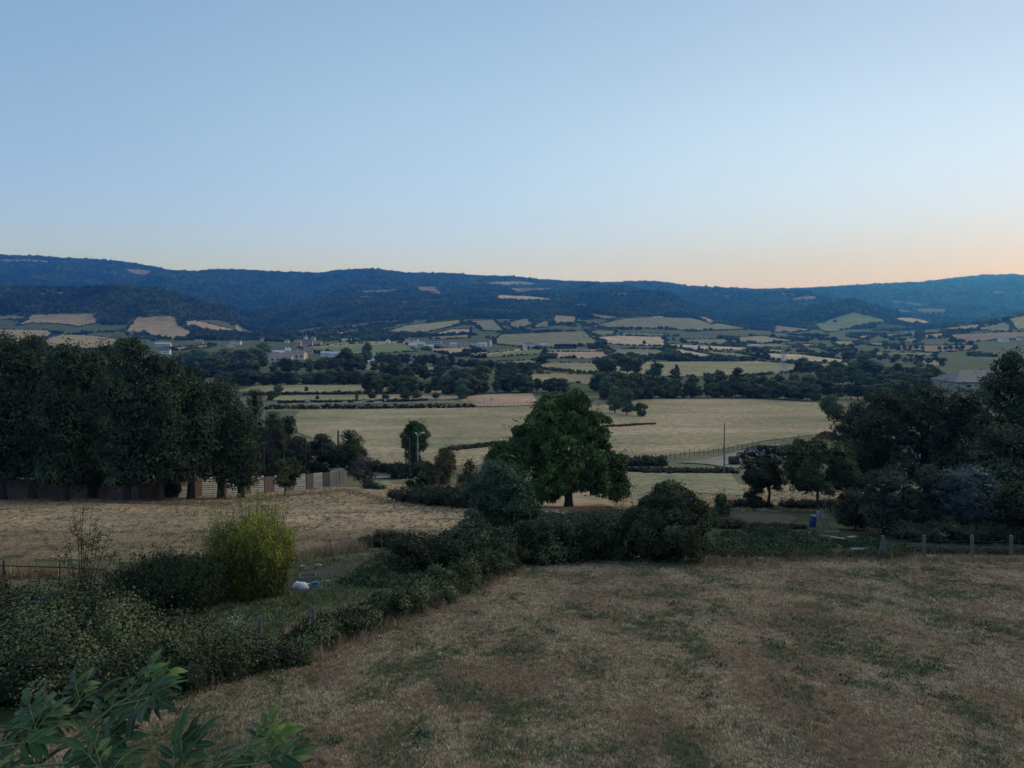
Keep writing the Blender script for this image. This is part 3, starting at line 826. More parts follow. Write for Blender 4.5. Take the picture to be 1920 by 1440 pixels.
OPENING = [P("552 634 606 634 606 652 552 652"), P("480 660 590 650 590 684 480 686"), P("760 632 925 632 925 656 760 656"), P("970 638 1090 638 1090 658 970 658"),
           P("290 638 325 638 325 668 290 668"), P("362 634 384 634 384 650 362 650"), P("420 634 455 634 455 658 420 658")]

def woods(n, ylo, yhi, test, size, name, label, flat=1.0):
    u = rng.uniform(-0.9, 0.9, n); Y = np.exp(rng.uniform(math.log(ylo), math.log(yhi), n))
    x = u * Y; z = terr(x, Y)
    px = 960 + FPX * u; py = HOR - FPX * z / Y
    ok = visible(u, Y, py) & ~in_fields(px, py) & test(px, py, x, Y)
    x, Y, z = x[ok], Y[ok], z[ok]
    s = size(Y) * rng.uniform(0.7, 1.35, len(x))
    print(name, len(x))
    scatter(name, np.column_stack([x, Y, z - 0.2 * s]), np.column_stack([np.zeros(len(x)), np.zeros(len(x)), rng.random(len(x)) * 6.28]),
            np.column_stack([s, s, s * rng.uniform(0.9, 1.3, len(x)) * flat]), rng.integers(0, 5, len(x)), FARP, label, 'woodland')

woods(60000, 3700, 8800, lambda px, py, x, Y: fbm(x / 260, Y / 260, 31) > -0.52, lambda Y: 4.5 + Y * 0.0009, 'woodland', "dark blue wooded ridges along the skyline", 1.0)
woods(52000, 2360, 3750, lambda px, py, x, Y: (fbm(x / 160, Y / 160, 33) > -0.40) & ~((px > 1640) & (Y < 2600)), lambda Y: 4.0 + Y * 0.0007, 'woodland', "dark woods covering the middle hills and the round butte", 1.0)
LEFTWOOD = P("-500 530 0 530 170 530 300 535 400 565 455 610 430 603 400 600 345 600 330 591 255 593 230 612 190 612 186 587 60 587 0 590 -500 590")
woods(30000, 1950, 2420, lambda px, py, x, Y: inpoly(px, py, LEFTWOOD), lambda Y: 5.0 + 0 * Y, 'woodland', "dark wood capping the rounded hill on the left", 1.0)
# scrub on the valley sides between the fields
woods(26000, 1500, 2380, lambda px, py, x, Y: (fbm(x / 90, Y / 140, 35) > 0.18) & ~inpoly(px, py, LEFTWOOD), lambda Y: 3.6 + 0 * Y, 'scrub_woodland', "scattered copses and scrub on the valley sides", 0.9)
woods(16000, 1480, 2000, lambda px, py, x, Y: ((px > 440) & (px < 630) & (py < 640)) | ((px > 330) & (px < 470) & (py < 640)) | ((px > 620) & (px < 760) & (py > 622) & (py < 641)), lambda Y: 4.2 + 0 * Y, 'scrub_woodland', "thick copses round the manor at the valley mouth", 1.1)
for q in OPENING: FW.append(q)
woods(26000, 560, 1500, lambda px, py, x, Y: (fbm(x / 60, Y / 110, 37) > 0.36), lambda Y: 2.6 + 0.0008 * Y, 'scrub_woodland', "scattered bushes in the far valley floor", 0.9)

# hedgerows that follow the field edges
hp = []
for (s, m, lab, hd) in FIELDS:
    if hd <= 0: continue
    poly = P(s)
    dense = []
    for i in range(len(poly)):
        a = np.array(poly[i]); b = np.array(poly[(i + 1) % len(poly)])
        n = max(1, int(np.hypot(*(b - a)) / 6))
        dense += [a + (b - a) * k / n for k in range(n)]
    W = hit(dense)
    for i in range(len(W)):
        a = W[i]; b = W[(i + 1) % len(W)]
        L = np.hypot(*(b - a))
        if L > 0.25 * a[1] or a[1] < 400: continue
        sp = 2.6 + a[1] * 0.0012
        n = int(L / sp) + 1
        for k in range(n):
            if rng.random() > hd: continue
            q = a + (b - a) * (k + rng.random()) / n
            g = vnoise(q[0] / 45, q[1] / 45, 77)
            h = (0.85 + 0.00045 * a[1]) * rng.uniform(0.7, 1.2)
            if g > 0.08 and rng.random() < 0.35: h *= rng.uniform(1.5, 2.6)
            hp.append((q[0] + rng.normal(0, 1), q[1] + rng.normal(0, 1.5), h))
hp = np.array(hp); print('hedge', len(hp))
hz = terr(hp[:, 0], hp[:, 1])
scatter('hedgerow', np.column_stack([hp[:, 0], hp[:, 1], hz - 0.1]), np.column_stack([hp[:, 0] * 0, hp[:, 0] * 0, rng.random(len(hp)) * 6.28]),
        np.column_stack([hp[:, 2] * 1.3, hp[:, 2] * 1.3, hp[:, 2] * 1.2]), rng.integers(0, 5, len(hp)), FARP, "dark hedgerows edging the far patchwork of fields", "hedgerow")

# ------------------------------------------------------------------ valley trees, one by one
WORDS = "first second third fourth fifth sixth seventh eighth ninth tenth eleventh twelfth thirteenth fourteenth fifteenth sixteenth seventeenth eighteenth nineteenth".split()
TENS = {20: 'twenty', 30: 'thirty', 40: 'forty', 50: 'fifty'}
TENTH = {20: 'twentieth', 30: 'thirtieth', 40: 'fortieth', 50: 'fiftieth'}
def nth(i):
    if i < 20: return WORDS[i - 1]
    return TENTH[i] if i % 10 == 0 else TENS[i // 10 * 10] + '-' + WORDS[i % 10 - 1]

PROF = {
 'round': [(0, .55), (.2, .9), (.45, 1), (.7, .85), (.9, .5), (1, .2)],
 'oval': [(0, .45), (.25, .85), (.5, 1), (.75, .8), (1, .25)],
 'cone': [(0, .9), (.3, .8), (.6, .5), (.85, .25), (1, .06)],
 'poplar': [(0, .5), (.3, .9), (.6, 1), (.85, .7), (1, .2)],
 'spread': [(0, .5), (.25, .85), (.5, 1), (.8, .9), (1, .5)],
}
def mid_tree_meshes(seed, prof, wide, base, lm):
    """unit-height tree: (trunk mesh, crown mesh)"""
    r = np.random.default_rng(seed)
    C, Rr = crown_lobes(base, 1.0, wide, PROF[prof], 26, wide * 0.42, r, 0.3)
    b = blobs(C, Rr * 0.85, 1, r, 0.16, 0, r.uniform(0.05, 0.5, len(C)))
    pt, nn, ix = shell(C, Rr, 34, r, 0.8, 1.15)
    lv = r.uniform(0, 0.6, len(C))
    lf = leafcards(pt, nn, r.uniform(0.045, 0.085, len(pt)), r, 0.75, 0.15, 0.5, 0, np.clip(lv[ix] + r.uniform(-.2, .5, len(pt)), 0, 1))
    cm = mesh_of('crown', [b, lf], [lm])
    tp = [tube([(0, 0, -0.04), (0.01, 0, base * 0.6), (0.0, 0.01, base + 0.25)], [0.03, 0.022, 0.012], 6)]
    for k in range(4):
        c = C[r.integers(len(C))]
        tp.append(tube([(0, 0, base * 0.8 + 0.03 * k), c * 0.5 + np.array([0, 0, base * 0.45]), c], [0.013, 0.009, 0.004], 4))
    tm = mesh_of('trunk', tp, [BARK])
    return tm, cm

MT_ = {'round': [mid_tree_meshes(100 + k, 'round', 0.42, 0.16, L_MID) for k in range(5)],
       'oval': [mid_tree_meshes(120 + k, 'oval', 0.33, 0.12, L_MID) for k in range(4)],
       'bush': [mid_tree_meshes(130 + k, 'round', 0.55, 0.02, L_MID) for k in range(3)],
       'lolly': [mid_tree_meshes(140 + k, 'round', 0.36, 0.34, L_MID) for k in range(3)],
       'oak': [mid_tree_meshes(150 + k, 'spread', 0.44, 0.26, L_MID) for k in range(3)],
       'poplar': [mid_tree_meshes(160 + k, 'poplar', 0.17, 0.06, L_POP) for k in range(3)],
       'pale': [mid_tree_meshes(170 + k, 'oval', 0.34, 0.1, L_POP) for k in range(2)]}
PYR = random.Random(5)
def mid_tree(px, row, hpx, kind, label, group, name='broadleaf_tree', Y=None, wide=1.0):
    x, Yh = G(px, row)
    if Y is not None:
        Yh = Y; x = (px - 960) / FPX * Y
    h = hpx / FPX * Yh
    t = empty(name, (x, Yh, tz(x, Yh)), PYR.random() * 6.28)
    t.scale = (h * wide, h * wide, h)
    tm, cm = PYR.choice(MT_[kind])
    link('trunk', tm, t); link('crown', cm, t)
    return tag(t, label, 'tree', group)

def belt(line, n, h0, h1, kinds, what, where, group, jx=3.0, jr=1.0, wide=1.0):
    line = P(line)
    d = [0]
    for i in range(1, len(line)): d.append(d[-1] + math.hypot(line[i][0] - line[i - 1][0], line[i][1] - line[i - 1][1]))
    pts = []
    for k in range(n):
        s = d[-1] * (k + 0.5) / n
        px = np.interp(s, d, [p[0] for p in line]) + PYR.uniform(-jx, jx)
        row = np.interp(s, d, [p[1] for p in line]) + PYR.uniform(-jr, jr)
        pts.append((px, row))
    pts.sort()
    for k, (px, row) in enumerate(pts):
        mid_tree(px, row, PYR.uniform(h0, h1), PYR.choice(kinds), "%s, %s from the left %s" % (what, nth(k + 1), where), group, wide=wide)

RO = ['round', 'oval', 'bush']
RB = ['round', 'bush', 'bush', 'bush', 'oval']
belt("400 704 560 700 700 700 760 700", 15, 20, 32, RO, "dark bushy tree", "in the back row of the left river wood", "trees in the back of the left river wood", 6, 3, 1.2)
belt("400 723 480 723 600 721 700 722", 22, 17, 30, RB, "dark bushy tree", "in the front row of the left river wood", "trees along the front of the left river wood", 4, .6, 1.25)
belt("700 712 800 716 900 718 1000 716", 11, 24, 38, RO, "dark tree", "in the back row of the central river wood", "trees in the back of the central river wood", 6, 3, 1.1)
belt("690 731 740 735 800 737 868 741 900 738 960 736 1060 735", 24, 18, 36, RB, "leafy tree", "along the front of the central river wood", "trees along the front of the central river wood", 4, 1.0, 1.2)
belt("1120 733 1200 736 1300 733 1400 733 1530 738", 15, 30, 44, RO, "tall dark tree", "in the back row behind the vast mown field", "trees in the back row behind the mown field", 5, 2, 1.1)
belt("1132 748 1200 747 1300 745 1400 745 1530 752", 36, 16, 42, RB, "dark tree", "along the far edge of the vast mown field", "trees along the far edge of the mown field", 4, .8, 1.25)
belt("1500 704 1600 706 1700 712 1760 716", 18, 20, 32, RO, "dark tree", "in the back of the right wood", "trees in the back of the right wood", 6, 5, 1.2)
belt("1530 724 1620 726 1700 728 1780 738", 16, 26, 36, RO, "dark tree", "in the middle of the right wood", "trees in the middle of the right wood", 6, 5, 1.25)
belt("1530 745 1600 748 1700 752", 10, 26, 36, RO, "dark tree", "in the front of the right wood", "trees in the front of the right wood", 6, 4, 1.2)
belt("862 690 920 694 990 698 1010 699", 20, 13, 21, ['round', 'oval', 'oak'], "small hedge tree", "in the spaced line left of the oaks", "spaced hedge trees left of the oaks", 2, .8, 1.1)
belt("700 686 760 686 850 689", 13, 17, 26, ['round', 'oval'], "tree", "in the belt below the village", "trees in the belt below the village", 3, 1.5, 1.2)
belt("600 690 690 688", 8, 16, 24, ['round', 'bush'], "bushy tree", "beside the low factory roofs", "trees beside the factory", 3, 1.5, 1.2)
belt("1540 668 1620 672 1700 680 1770 680", 20, 10, 16, ['round', 'bush', 'oval'], "small far tree", "in the hedge line above the right wood", "trees in the hedge above the right wood", 4, 5, 1.3)
belt("1655 656 1700 656 1735 657", 7, 8, 11, ['round'], "small round tree", "of the tidy row in the mauve field", "tidy round trees in the mauve field", 1, .4, 1.1)
belt("1756 657 1810 657", 5, 8, 11, ['round'], "neat round tree", "of the short row beyond the mauve field", "short row of round trees", 1, .4, 1.2)
belt("325 690 400 690 470 682 495 668", 20, 24, 36, ['poplar', 'pale'], "pale green poplar", "in the plantation behind the big trees", "poplars of the plantation", 4, 3, 1.6)
belt("330 700 400 704 460 700 500 690", 12, 16, 26, RO, "dark tree", "in front of the pale poplars", "trees before the poplars", 4, 3, 1.3)
belt("1300 676 1375 676", 6, 8, 13, ['round', 'bush'], "small dark tree", "under the pale tapering field", "trees under the pale tapering field", 2, .5, 1.1)
# single trees the photograph shows apart
SOLO = [
 (1130, 707, 37, 'oak', "spreading oak, leftmost of the group on the long meadow hedge", 'oak_tree', 1.1),
 (1146, 707, 30, 'oak', "slender oak squeezed between two wider oaks", 'oak_tree', .8),
 (1176, 709, 42, 'oak', "broad twin-topped oak right of the slender one", 'oak_tree', 1.1),
 (1191, 709, 38, 'oak', "oak at the right end of the close group", 'oak_tree', 1.0),
 (1232, 712, 32, 'oak', "lone oak standing right of the close oak group", 'oak_tree', 1.05),
 (1013, 692, 26, 'lolly', "lone dark tree left of the long meadow", 'broadleaf_tree', 1.3),
 (1268, 708, 24, 'oval', "thin tree rising above the river wood with sparse top", 'broadleaf_tree', .7),
 (650, 688, 36, 'round', "big round dark tree left of the white gabled house", 'broadleaf_tree', 1.15),
 (688, 680, 38, 'pale', "feathery pale tree above the white gabled house", 'broadleaf_tree', .9),
 (614, 664, 10, 'bush', "small dark bush in the green meadow by the manor", 'broadleaf_tree', 1.2),
 (574, 738, 13, 'lolly', "little clipped tree on the top black hedge, left one", 'broadleaf_tree', .9),
 (636, 739, 8, 'lolly', "tiny clipped tree on the top black hedge, middle one", 'broadleaf_tree', 1.1),
 (595, 753, 12, 'lolly', "little clipped tree on the middle black hedge", 'broadleaf_tree', .9),
 (692, 739, 17, 'oval', "egg-shaped tree on the top black hedge", 'broadleaf_tree', .9),
 (713, 740, 29, 'oval', "tallest egg-shaped tree on the top black hedge", 'broadleaf_tree', .7),
 (745, 738, 17, 'oval', "pointed small tree left of the paddock", 'broadleaf_tree', .9),
 (757, 740, 22, 'oval', "second pointed small tree left of the paddock", 'broadleaf_tree', .9),
 (775, 738, 20, 'oval', "third pointed small tree left of the paddock", 'broadleaf_tree', .9),
 (669, 756, 21, 'oval', "thin ragged tree on the middle black hedge", 'broadleaf_tree', .6),
 (698, 753, 16, 'lolly', "flat-topped small tree above the pale cattle, left one", 'broadleaf_tree', 1.4),
 (722, 753, 15, 'lolly', "flat-topped small tree above the pale cattle, right one", 'broadleaf_tree', 1.5),
 (760, 753, 22, 'oak', "round tree pair near the cattle, wider one", 'broadleaf_tree', 1.3),
 (781, 753, 22, 'oak', "round tree near the cattle, right of the wider one", 'broadleaf_tree', 1.0),
 (817, 752, 15, 'lolly', "dark flat tree standing alone in the small paddock", 'broadleaf_tree', 1.4),
 (868, 748, 26, 'bush', "round dark tree at the left tip of the pinkish paddock", 'broadleaf_tree', 1.1),
 (849, 741, 20, 'oval', "slim tree just left of the pinkish paddock", 'broadleaf_tree', .8),
 (1135, 746, 40, 'pale', "tree rising directly behind the walnut crown", 'broadleaf_tree', 1.0),
 (1191, 750, 50, 'round', "large rounded tree at the left end of the field edge wood", 'broadleaf_tree', 1.0),
 (1153, 776, 52, 'pale', "pale leafy tree in the clump right of the walnut, left one", 'broadleaf_tree', 1.1),
 (1175, 779, 50, 'pale', "pale leafy tree in the clump right of the walnut, middle one", 'broadleaf_tree', 1.0),
 (1202, 781, 26, 'bush', "dark low bush ending the clump right of the walnut", 'broadleaf_tree', 1.0),
 (520, 744, 22, 'bush', "grey leafy tree at the left end of the top black hedge", 'broadleaf_tree', 1.1),
 (508, 751, 18, 'bush', "dark bush beside the grey leafy tree by the hedges", 'broadleaf_tree', 1.2),
 (1560, 788, 48, 'round', "round dark tree at the right corner of the vast mown field", 'broadleaf_tree', 1.1),
 (1345, 704, 12, 'oval', "spiky small tree just above the river wood", 'broadleaf_tree', .8),
 (1330, 656, 7, 'round', "single tree on the pale straw strip", 'broadleaf_tree', 1.1),
 (1208, 647, 9, 'round', "single tree at the lower edge of the striped field", 'broadleaf_tree', 1.0),
 (1277, 653, 7, 'round', "rusty single tree on the straw strip, left end", 'broadleaf_tree', 1.1),
 (1311, 656, 9, 'oval', "narrow single tree on the straw strip, right end", 'broadleaf_tree', .8),
 (1268, 668, 9, 'round', "small tree on the edge of the tapering pale field", 'broadleaf_tree', 1.0),
 (1618, 688, 26, 'oak', "wide dark tree standing out in the right wood", 'broadleaf_tree', 1.2),
 (1745, 712, 28, 'round', "dark tree just left of the grey barn roof", 'broadleaf_tree', 1.0),
 (373, 628, 7, 'round', "round tree on the lower left hill slope", 'broadleaf_tree', 1.2),
 (1545, 607, 5, 'round', "small lone tree on the green face, left one", 'broadleaf_tree', 1.2),
 (1566, 605, 6, 'round', "small lone tree on the green face, right one", 'broadleaf_tree', 1.5),
]
for px, row, h, kd, lab, nm, w in SOLO:
    mid_tree(px, row, h, kd, lab, None, nm, wide=w)

# ------------------------------------------------------------------ hedges and shrubs (each one mass of leaves on lumps)
def lumps_along(line, wpx, h, n, rng, jit=0.35, bump=0.35):
    """lumps along a ground line given in photo pixels; h metres, width metres"""
    W = hit(P(line)) if isinstance(line, str) else np.array(line)
    d = np.concatenate([[0], np.cumsum(np.hypot(*np.diff(W, axis=0).T))])
    s = np.sort(rng.random(n)) * d[-1]
    hh = np.interp(s, d, h) if not np.isscalar(h) else np.full(n, h)
    ww = np.interp(s, d, wpx) if not np.isscalar(wpx) else np.full(n, wpx)
    x = np.interp(s, d, W[:, 0]) + rng.normal(0, 1, n) * ww * jit
    y = np.interp(s, d, W[:, 1]) + rng.normal(0, 1, n) * ww * jit
    z = terr(x, y)
    t = rng.uniform(0.1, 0.95, n)
    L = np.minimum(ww * rng.uniform(0.28, 0.5, n), hh * 0.5)
    hh = hh * (1 + bump * 1.1 * vnoise(x / 1.1 + 3, y / 1.1, 12) + bump * .5 * vnoise(x / .5, y / .5, 13))
    C = np.column_stack([x, y, z + np.maximum(hh * t - L, L * 0.5)])
    return C, np.column_stack([L, L, L * 0.85])

def cull(pt, nn, ix, C, Rr, lim=0.86):
    """drop leaves that sit deep inside a neighbouring lump"""
    keep = np.ones(len(pt), bool)
    Cf = C.astype(np.float32); Rf = Rr.astype(np.float32)
    order = np.argsort(C[:, 0]); Rm = Rr.max()
    xs = C[order, 0]
    po = np.argsort(pt[:, 0]); 
    for i in range(0, len(pt), 3000):
        q = po[i:i + 3000]; p = pt[q].astype(np.float32)
        lo = np.searchsorted(xs, p[:, 0].min() - Rm); hi = np.searchsorted(xs, p[:, 0].max() + Rm)
        k = order[lo:hi]
        if len(k) == 0: continue
        d = ((p[:, None, :] - Cf[k][None]) / Rf[k][None]); d = (d * d).sum(-1)
        d[ix[q][:, None] == k[None]] = 9
        keep[q] = d.min(1) > lim * lim
    return pt[keep], nn[keep], ix[keep]

def foliage(name, C, Rr, per, leaf, mat, label, cat, rng, group=None, aspect=0.6, droop=0.25, core=0.8, parent=None, sub=1, spread=0.6, extra=None, lo=0.8, hi=1.15, mats=None, spray=0):
    pt, nn, ix = shell(C, Rr, per, rng, lo, hi)
    pt, nn, ix = cull(pt, nn, ix, C, Rr)
    n0 = max(1, int(len(pt) * 0.18))                      # a looser outer skin breaks the lumps up
    kk = rng.integers(0, len(pt), n0)
    pt = np.concatenate([pt, pt[kk] + rng.normal(0, 1, (n0, 3)) * Rr.mean() * 0.22]); nn = np.concatenate([nn, nn[kk]]); ix = np.concatenate([ix, ix[kk]])
    lv = rng.uniform(0.0, 0.5, len(C))
    cl = fbm(pt[:, 0] / (Rr.mean() * 1.3) + pt[:, 2] * 0.7, pt[:, 1] / (Rr.mean() * 1.3) - pt[:, 2] * 1.1, 5, 2)
    val = np.clip(lv[ix] * 0.8 + 0.22 + cl * 0.75 + rng.uniform(-0.14, 0.22, len(pt)), 0, 1)  # clump noise colours leaves paler and darker, imitating lit clumps
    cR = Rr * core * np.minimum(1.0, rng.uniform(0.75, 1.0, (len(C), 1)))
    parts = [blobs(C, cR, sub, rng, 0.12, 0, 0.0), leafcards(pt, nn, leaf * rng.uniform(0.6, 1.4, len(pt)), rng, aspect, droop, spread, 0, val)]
    if spray:       # loose shoots that break the outline
        k = rng.integers(0, len(C), spray)
        d = rng.normal(0, 1, (spray, 3)); d[:, 2] = np.abs(d[:, 2]) + 0.3; d /= np.linalg.norm(d, axis=1)[:, None]
        m = 9
        ln = leaf * rng.uniform(2.5, 6, (spray, 1, 1))
        base = C[k][:, None, :] + d[:, None, :] * Rr[k].mean(1)[:, None, None] * 0.95
        pos = base + d[:, None, :] * ln * np.linspace(0, 1, m)[None, :, None]
        pos[:, :, 2] -= (ln[:, :, 0] * 0.25) * np.linspace(0, 1, m)[None, :] ** 2
        pos = pos.reshape(-1, 3) + rng.normal(0, leaf * 0.3, (spray * m, 3))
        parts.append(leafcards(pos, np.repeat(d, m, 0), leaf * 0.85, rng, aspect, droop, 0.8, 0, rng.uniform(0.3, 1.0, len(pos))))
    if extra: parts += extra
    o = link(name, mesh_of(name, parts, mats or [mat]), parent)
    if parent is None: tag(o, label, cat, group)
    return o

rs = np.random.default_rng(99)
# three low black hedges across the valley
for ln, hh, lab in (("455 742 530 740 600 739 680 739 755 739", 1.9, "low straight black hedge, topmost of the three across the valley"),
                    ("525 756 600 755 700 755 780 753 800 752", 1.7, "low straight black hedge, middle one of the three, above the cattle"),
                    ("500 767 600 766 700 766 800 765 895 764", 2.1, "low straight black hedge, nearest of the three, edging the mown field"),
                    ("1176 883 1230 886 1300 886 1372 886", 1.0, "low dark hedge along the pale lane"),
                    ("690 881 730 884 780 888", 1.8, "dark low hedge below the lone round tree"),
                    ("845 845 880 841 920 836 950 833", 1.1, "thin green hedge running up from the walnut tree"),
                    ("1130 801 1165 800 1190 798 1225 796", 0.6, "thin dark ditch hedge right of the walnut tree"),
                    ("1180 874 1210 872 1240 873", 2.0, "dark rounded bramble clump by the lane"),
                    ("985 686 1040 696 1120 702 1240 716", 1.6, "dark hedge at the feet of the oaks"),
                    ):
    C, Rr = lumps_along(ln, 1.8, hh, 260, rs, 0.3)
    foliage('low_hedge', C, Rr, 22, 0.38, L_DRK, lab, 'hedge', rs, core=0.9)

# ------------------------------------------------------------------ big trees
def big_tree(name, px, Y, top_row, crown_lo, rad_px, prof, n, lr, per, leaf, lm, label, seed, group=None, trunk_r=0.35, bark=BARK, squash=0.9, off=0.0, aspect=0.6, droop=0.35, limbs=9, core=0.78, fill=0.4, spray=0, cat='tree', zmin=-0.55, stems=1, core_sub=1):
    x = (px - 960) / FPX * Y
    g = tz(x, Y)
    H = (HOR - top_row) / FPX * Y - g
    r = np.random.default_rng(seed)
    t = empty(name, (x, Y, g))
    base = crown_lo * H
    rad = rad_px / FPX * Y
    C, Rr = crown_lobes(base, H, rad, prof, n, lr, r, fill, (off / FPX * Y, 0), squash)
    o = foliage('crown', C, Rr, per, leaf, lm, None, None, r, None, aspect, droop, core, t, core_sub, spray=spray)
    tp = []
    for s in range(stems):
        a = s * 2.1; o2 = 0.0 if stems == 1 else trunk_r * 2.2
        b0 = np.array([math.cos(a) * o2, math.sin(a) * o2, -0.3])
        top = np.array([off / FPX * Y * 0.5 + math.cos(a) * o2 * 3, math.sin(a) * o2 * 3, base + (H - base) * 0.55])
        mid = b0 * 0.6 + top * 0.4 + r.normal(0, 0.12, 3) * [1, 1, 0]
        tp.append(tube([b0, b0 * 0.9 + top * 0.1, mid, top], [trunk_r * 1.35, trunk_r, trunk_r * 0.75, trunk_r * 0.3], 9))
        for k in range(limbs):
            c = C[r.integers(len(C))]
            s0 = mid * (1 - (k / limbs) * 0.7) + top * (k / limbs) * 0.7
            s0 = b0 * 0.55 + top * 0.45 if k < 2 else s0
            m = (s0 + c) / 2 + np.array([0, 0, 0.06 * H])
            tp.append(tube([s0, m, c], [trunk_r * 0.4, trunk_r * 0.24, trunk_r * 0.08], 6))
    link('trunk', mesh_of('trunk', tp, [bark], True), t)
    return tag(t, label, cat, group)

# the row at left
ROW = [(-70, 92, 640, 85, "tall dark tree in the left row, cut by the picture's left edge"),
       (5, 88, 632, 62, "tall dark tree with spiky tips, leftmost whole one of the row"),
       (62, 90, 634, 55, "tall dark tree with feathery tips, second whole one of the left row"),
       (122, 86, 648, 58, "dark tree with spiky top in the left row, over the second trunk"),
       (172, 90, 655, 52, "slightly lower dark tree left of the highest one in the row"),
       (238, 85, 638, 66, "highest dark round-topped tree of the left row"),
       (300, 86, 668, 62, "dark green tree right of the highest one in the row"),
       (358, 90, 697, 58, "dark green tree sloping lower in the left row"),
       (415, 93, 722, 52, "dark green tree near the right end of the left row"),
       (452, 92, 770, 28, "low dark tree closing the left row beside the spruce")]
for k, (px, Y, top, rp, lab) in enumerate(ROW):
    big_tree('plane_tree', px, Y, top, [.07, .10, .10, .09, .08, .07, .10, .13, .16, .10][k], rp * 1.05, [(0, .6), (.15, .9), (.4, 1), (.7, .85), (.9, .5), (1, .15)], 90, 1.4, 340, 0.31, L_BIG, lab, 300 + k, "tall trees in the row above the wall", 0.45, droop=0.5, spray=260, core=0.66)
for k, (px, Y, top, w) in enumerate([(150, 96, 885, 30), (205, 95, 880, 34), (262, 92, 893, 24), (318, 92, 905, 14)]):
    big_tree('dark_bush', px, Y, top, 0.0, w, PROF['spread'], 26, 0.8, 150, 0.3, L_DRK, 'dark undergrowth bush between the trunks of the left row, %s from the left' % nth(k + 1), 360 + k, 'undergrowth of the left row', 0.1, cat='bush')
# row of tall tips behind
for k, (px, top) in enumerate([(18, 626), (52, 630), (98, 640), (150, 642), (200, 650)]):
    big_tree('plane_tree', px, 97, top, 0.55, 20, PROF['cone'], 16, 0.9, 110, 0.4, L_BIG, "spiky treetop poking out behind the left row, %s from the left" % nth(k + 1), 330 + k, "treetops behind the left row", 0.25, spray=60)

def walnut():
    Y = 75.0; x0 = (1066 - 960) / FPX * Y; g = tz(x0, Y); r = np.random.default_rng(401); k_ = Y / FPX
    t = empty('walnut_tree', (x0, Y, g))
    BIG = [(1058, 772, 46, 0), (1085, 752, 30, .3), (1028, 768, 32, -.5), (1112, 806, 46, .5), (1014, 806, 44, -.4), (968, 850, 44, .3), (1060, 846, 66, -1.2), (1060, 850, 60, 1.6), (1128, 862, 46, -.4), (1146, 908, 32, .2), (1010, 886, 46, -.8), (942, 876, 26, 0), (1075, 884, 36, -1.6), (1040, 898, 34, -1.5), (1158, 872, 24, .8), (990, 822, 34, .9), (1122, 900, 32, -.9), (1016, 918, 30, -.6), (994, 928, 24, .2), (1160, 925, 20, .2), (1038, 922, 20, .9)]
    C = []; Rr = []
    for px, row, rp_, dy in BIG:
        n = int(4 + (rp_ / 11) ** 2 * 1.1); R_ = rp_ * k_
        for i in range(n):
            d = r.normal(0, 1, 3); d /= np.linalg.norm(d); q = r.uniform(.55, 1.0)
            L = r.uniform(.42, .85)
            c = np.array([(px - 1066) * k_, dy * 1.3, (HOR - row) * k_ - g]) + d * max(R_ - L * .6, .2) * q * [1, 1.25, .92]
            C.append(c); Rr.append([L, L, L * r.uniform(.6, .8)])
    C = np.array(C); Rr = np.array(Rr)
    foliage('crown', C, Rr, 330, 0.26, L_WAL, None, None, r, None, 0.6, 0.45, 0.6, t, 1, spray=420)
    H = 12.0
    tp = [tube([(0, 0, -.4), (0.02, 0, .5), (-.05, 0, 2.2), (-.2, .1, 4.2)], [.62, .42, .38, .30], 10)]
    for i in range(26):
        c = C[r.integers(len(C))]; s0 = np.array([-.05, 0, r.uniform(1.7, 4.0)])
        m = s0 * .55 + c * .45 + np.array([0, 0, .5])
        tp.append(tube([s0, m, c], [.17, .10, .03], 6))
    link('trunk', mesh_of('trunk', tp, [BARK], True), t)
    tag(t, "large bright green walnut tree in the middle", 'tree')
walnut()
big_tree('walnut_tree', 930, 78, 828, 0.05, 30, PROF['round'], 16, 0.8, 300, 0.22, leaf_mat('yellowing_walnut_foliage', (0.04, 0.075, 0.015), (0.14, 0.17, 0.04), 0.6), "yellowing low bush left behind the large walnut", 402, trunk_r=0.12, spray=40, cat='bush')
big_tree('ash_sapling', 938, 46, 858, 0.02, 70, [(0, .6), (.2, .9), (.45, 1), (.7, .82), (.88, .5), (1, .2)], 80, 0.55, 380, 0.17, L_ASH, "blue-green drooping ash shrub before the walnut tree", 403, trunk_r=0.08, stems=3, aspect=0.32, droop=0.7, spray=260, core=0.72)
big_tree('ash_sapling', 888, 42, 950, 0.02, 24, PROF['round'], 14, 0.35, 260, 0.15, L_ASH, "small light green shrub at the left foot of the ash", 404, trunk_r=0.05, aspect=0.35, droop=0.5, spray=60)
big_tree('lone_tree', 779, 140, 790, 0.40, 31, [(0, .5), (.3, .92), (.5, 1), (.72, .8), (.88, .5), (1, .15)], 80, 0.75, 220, 0.3, L_WAL, "lone round green tree behind the street lamp", 405, trunk_r=0.25, spray=80)
big_tree('ivy_tree', 772, 141, 838, 0.0, 17, PROF['oval'], 20, 0.9, 220, 0.28, L_GRY, "ivy-clad grey lower tree under the lone round tree", 406, trunk_r=0.2)
big_tree('rusty_bush', 833, 124, 840, 0.0, 25, PROF['oval'], 40, 0.75, 260, 0.24, L_AUT, "rusty yellow-green bush right of the street lamp", 407, trunk_r=0.12, spray=120, cat='bush')
big_tree('dark_bush', 790, 122, 868, 0.0, 40, PROF['spread'], 34, 0.9, 200, 0.28, L_DRK, "dark bush below the street lamp", 408, trunk_r=0.1, cat='bush')
big_tree('dark_bush', 745, 132, 872, 0.0, 16, PROF['round'], 14, 0.7, 160, 0.28, L_DRK, "small dark bush left of the street lamp foot", 4081, trunk_r=0.1, cat='bush')
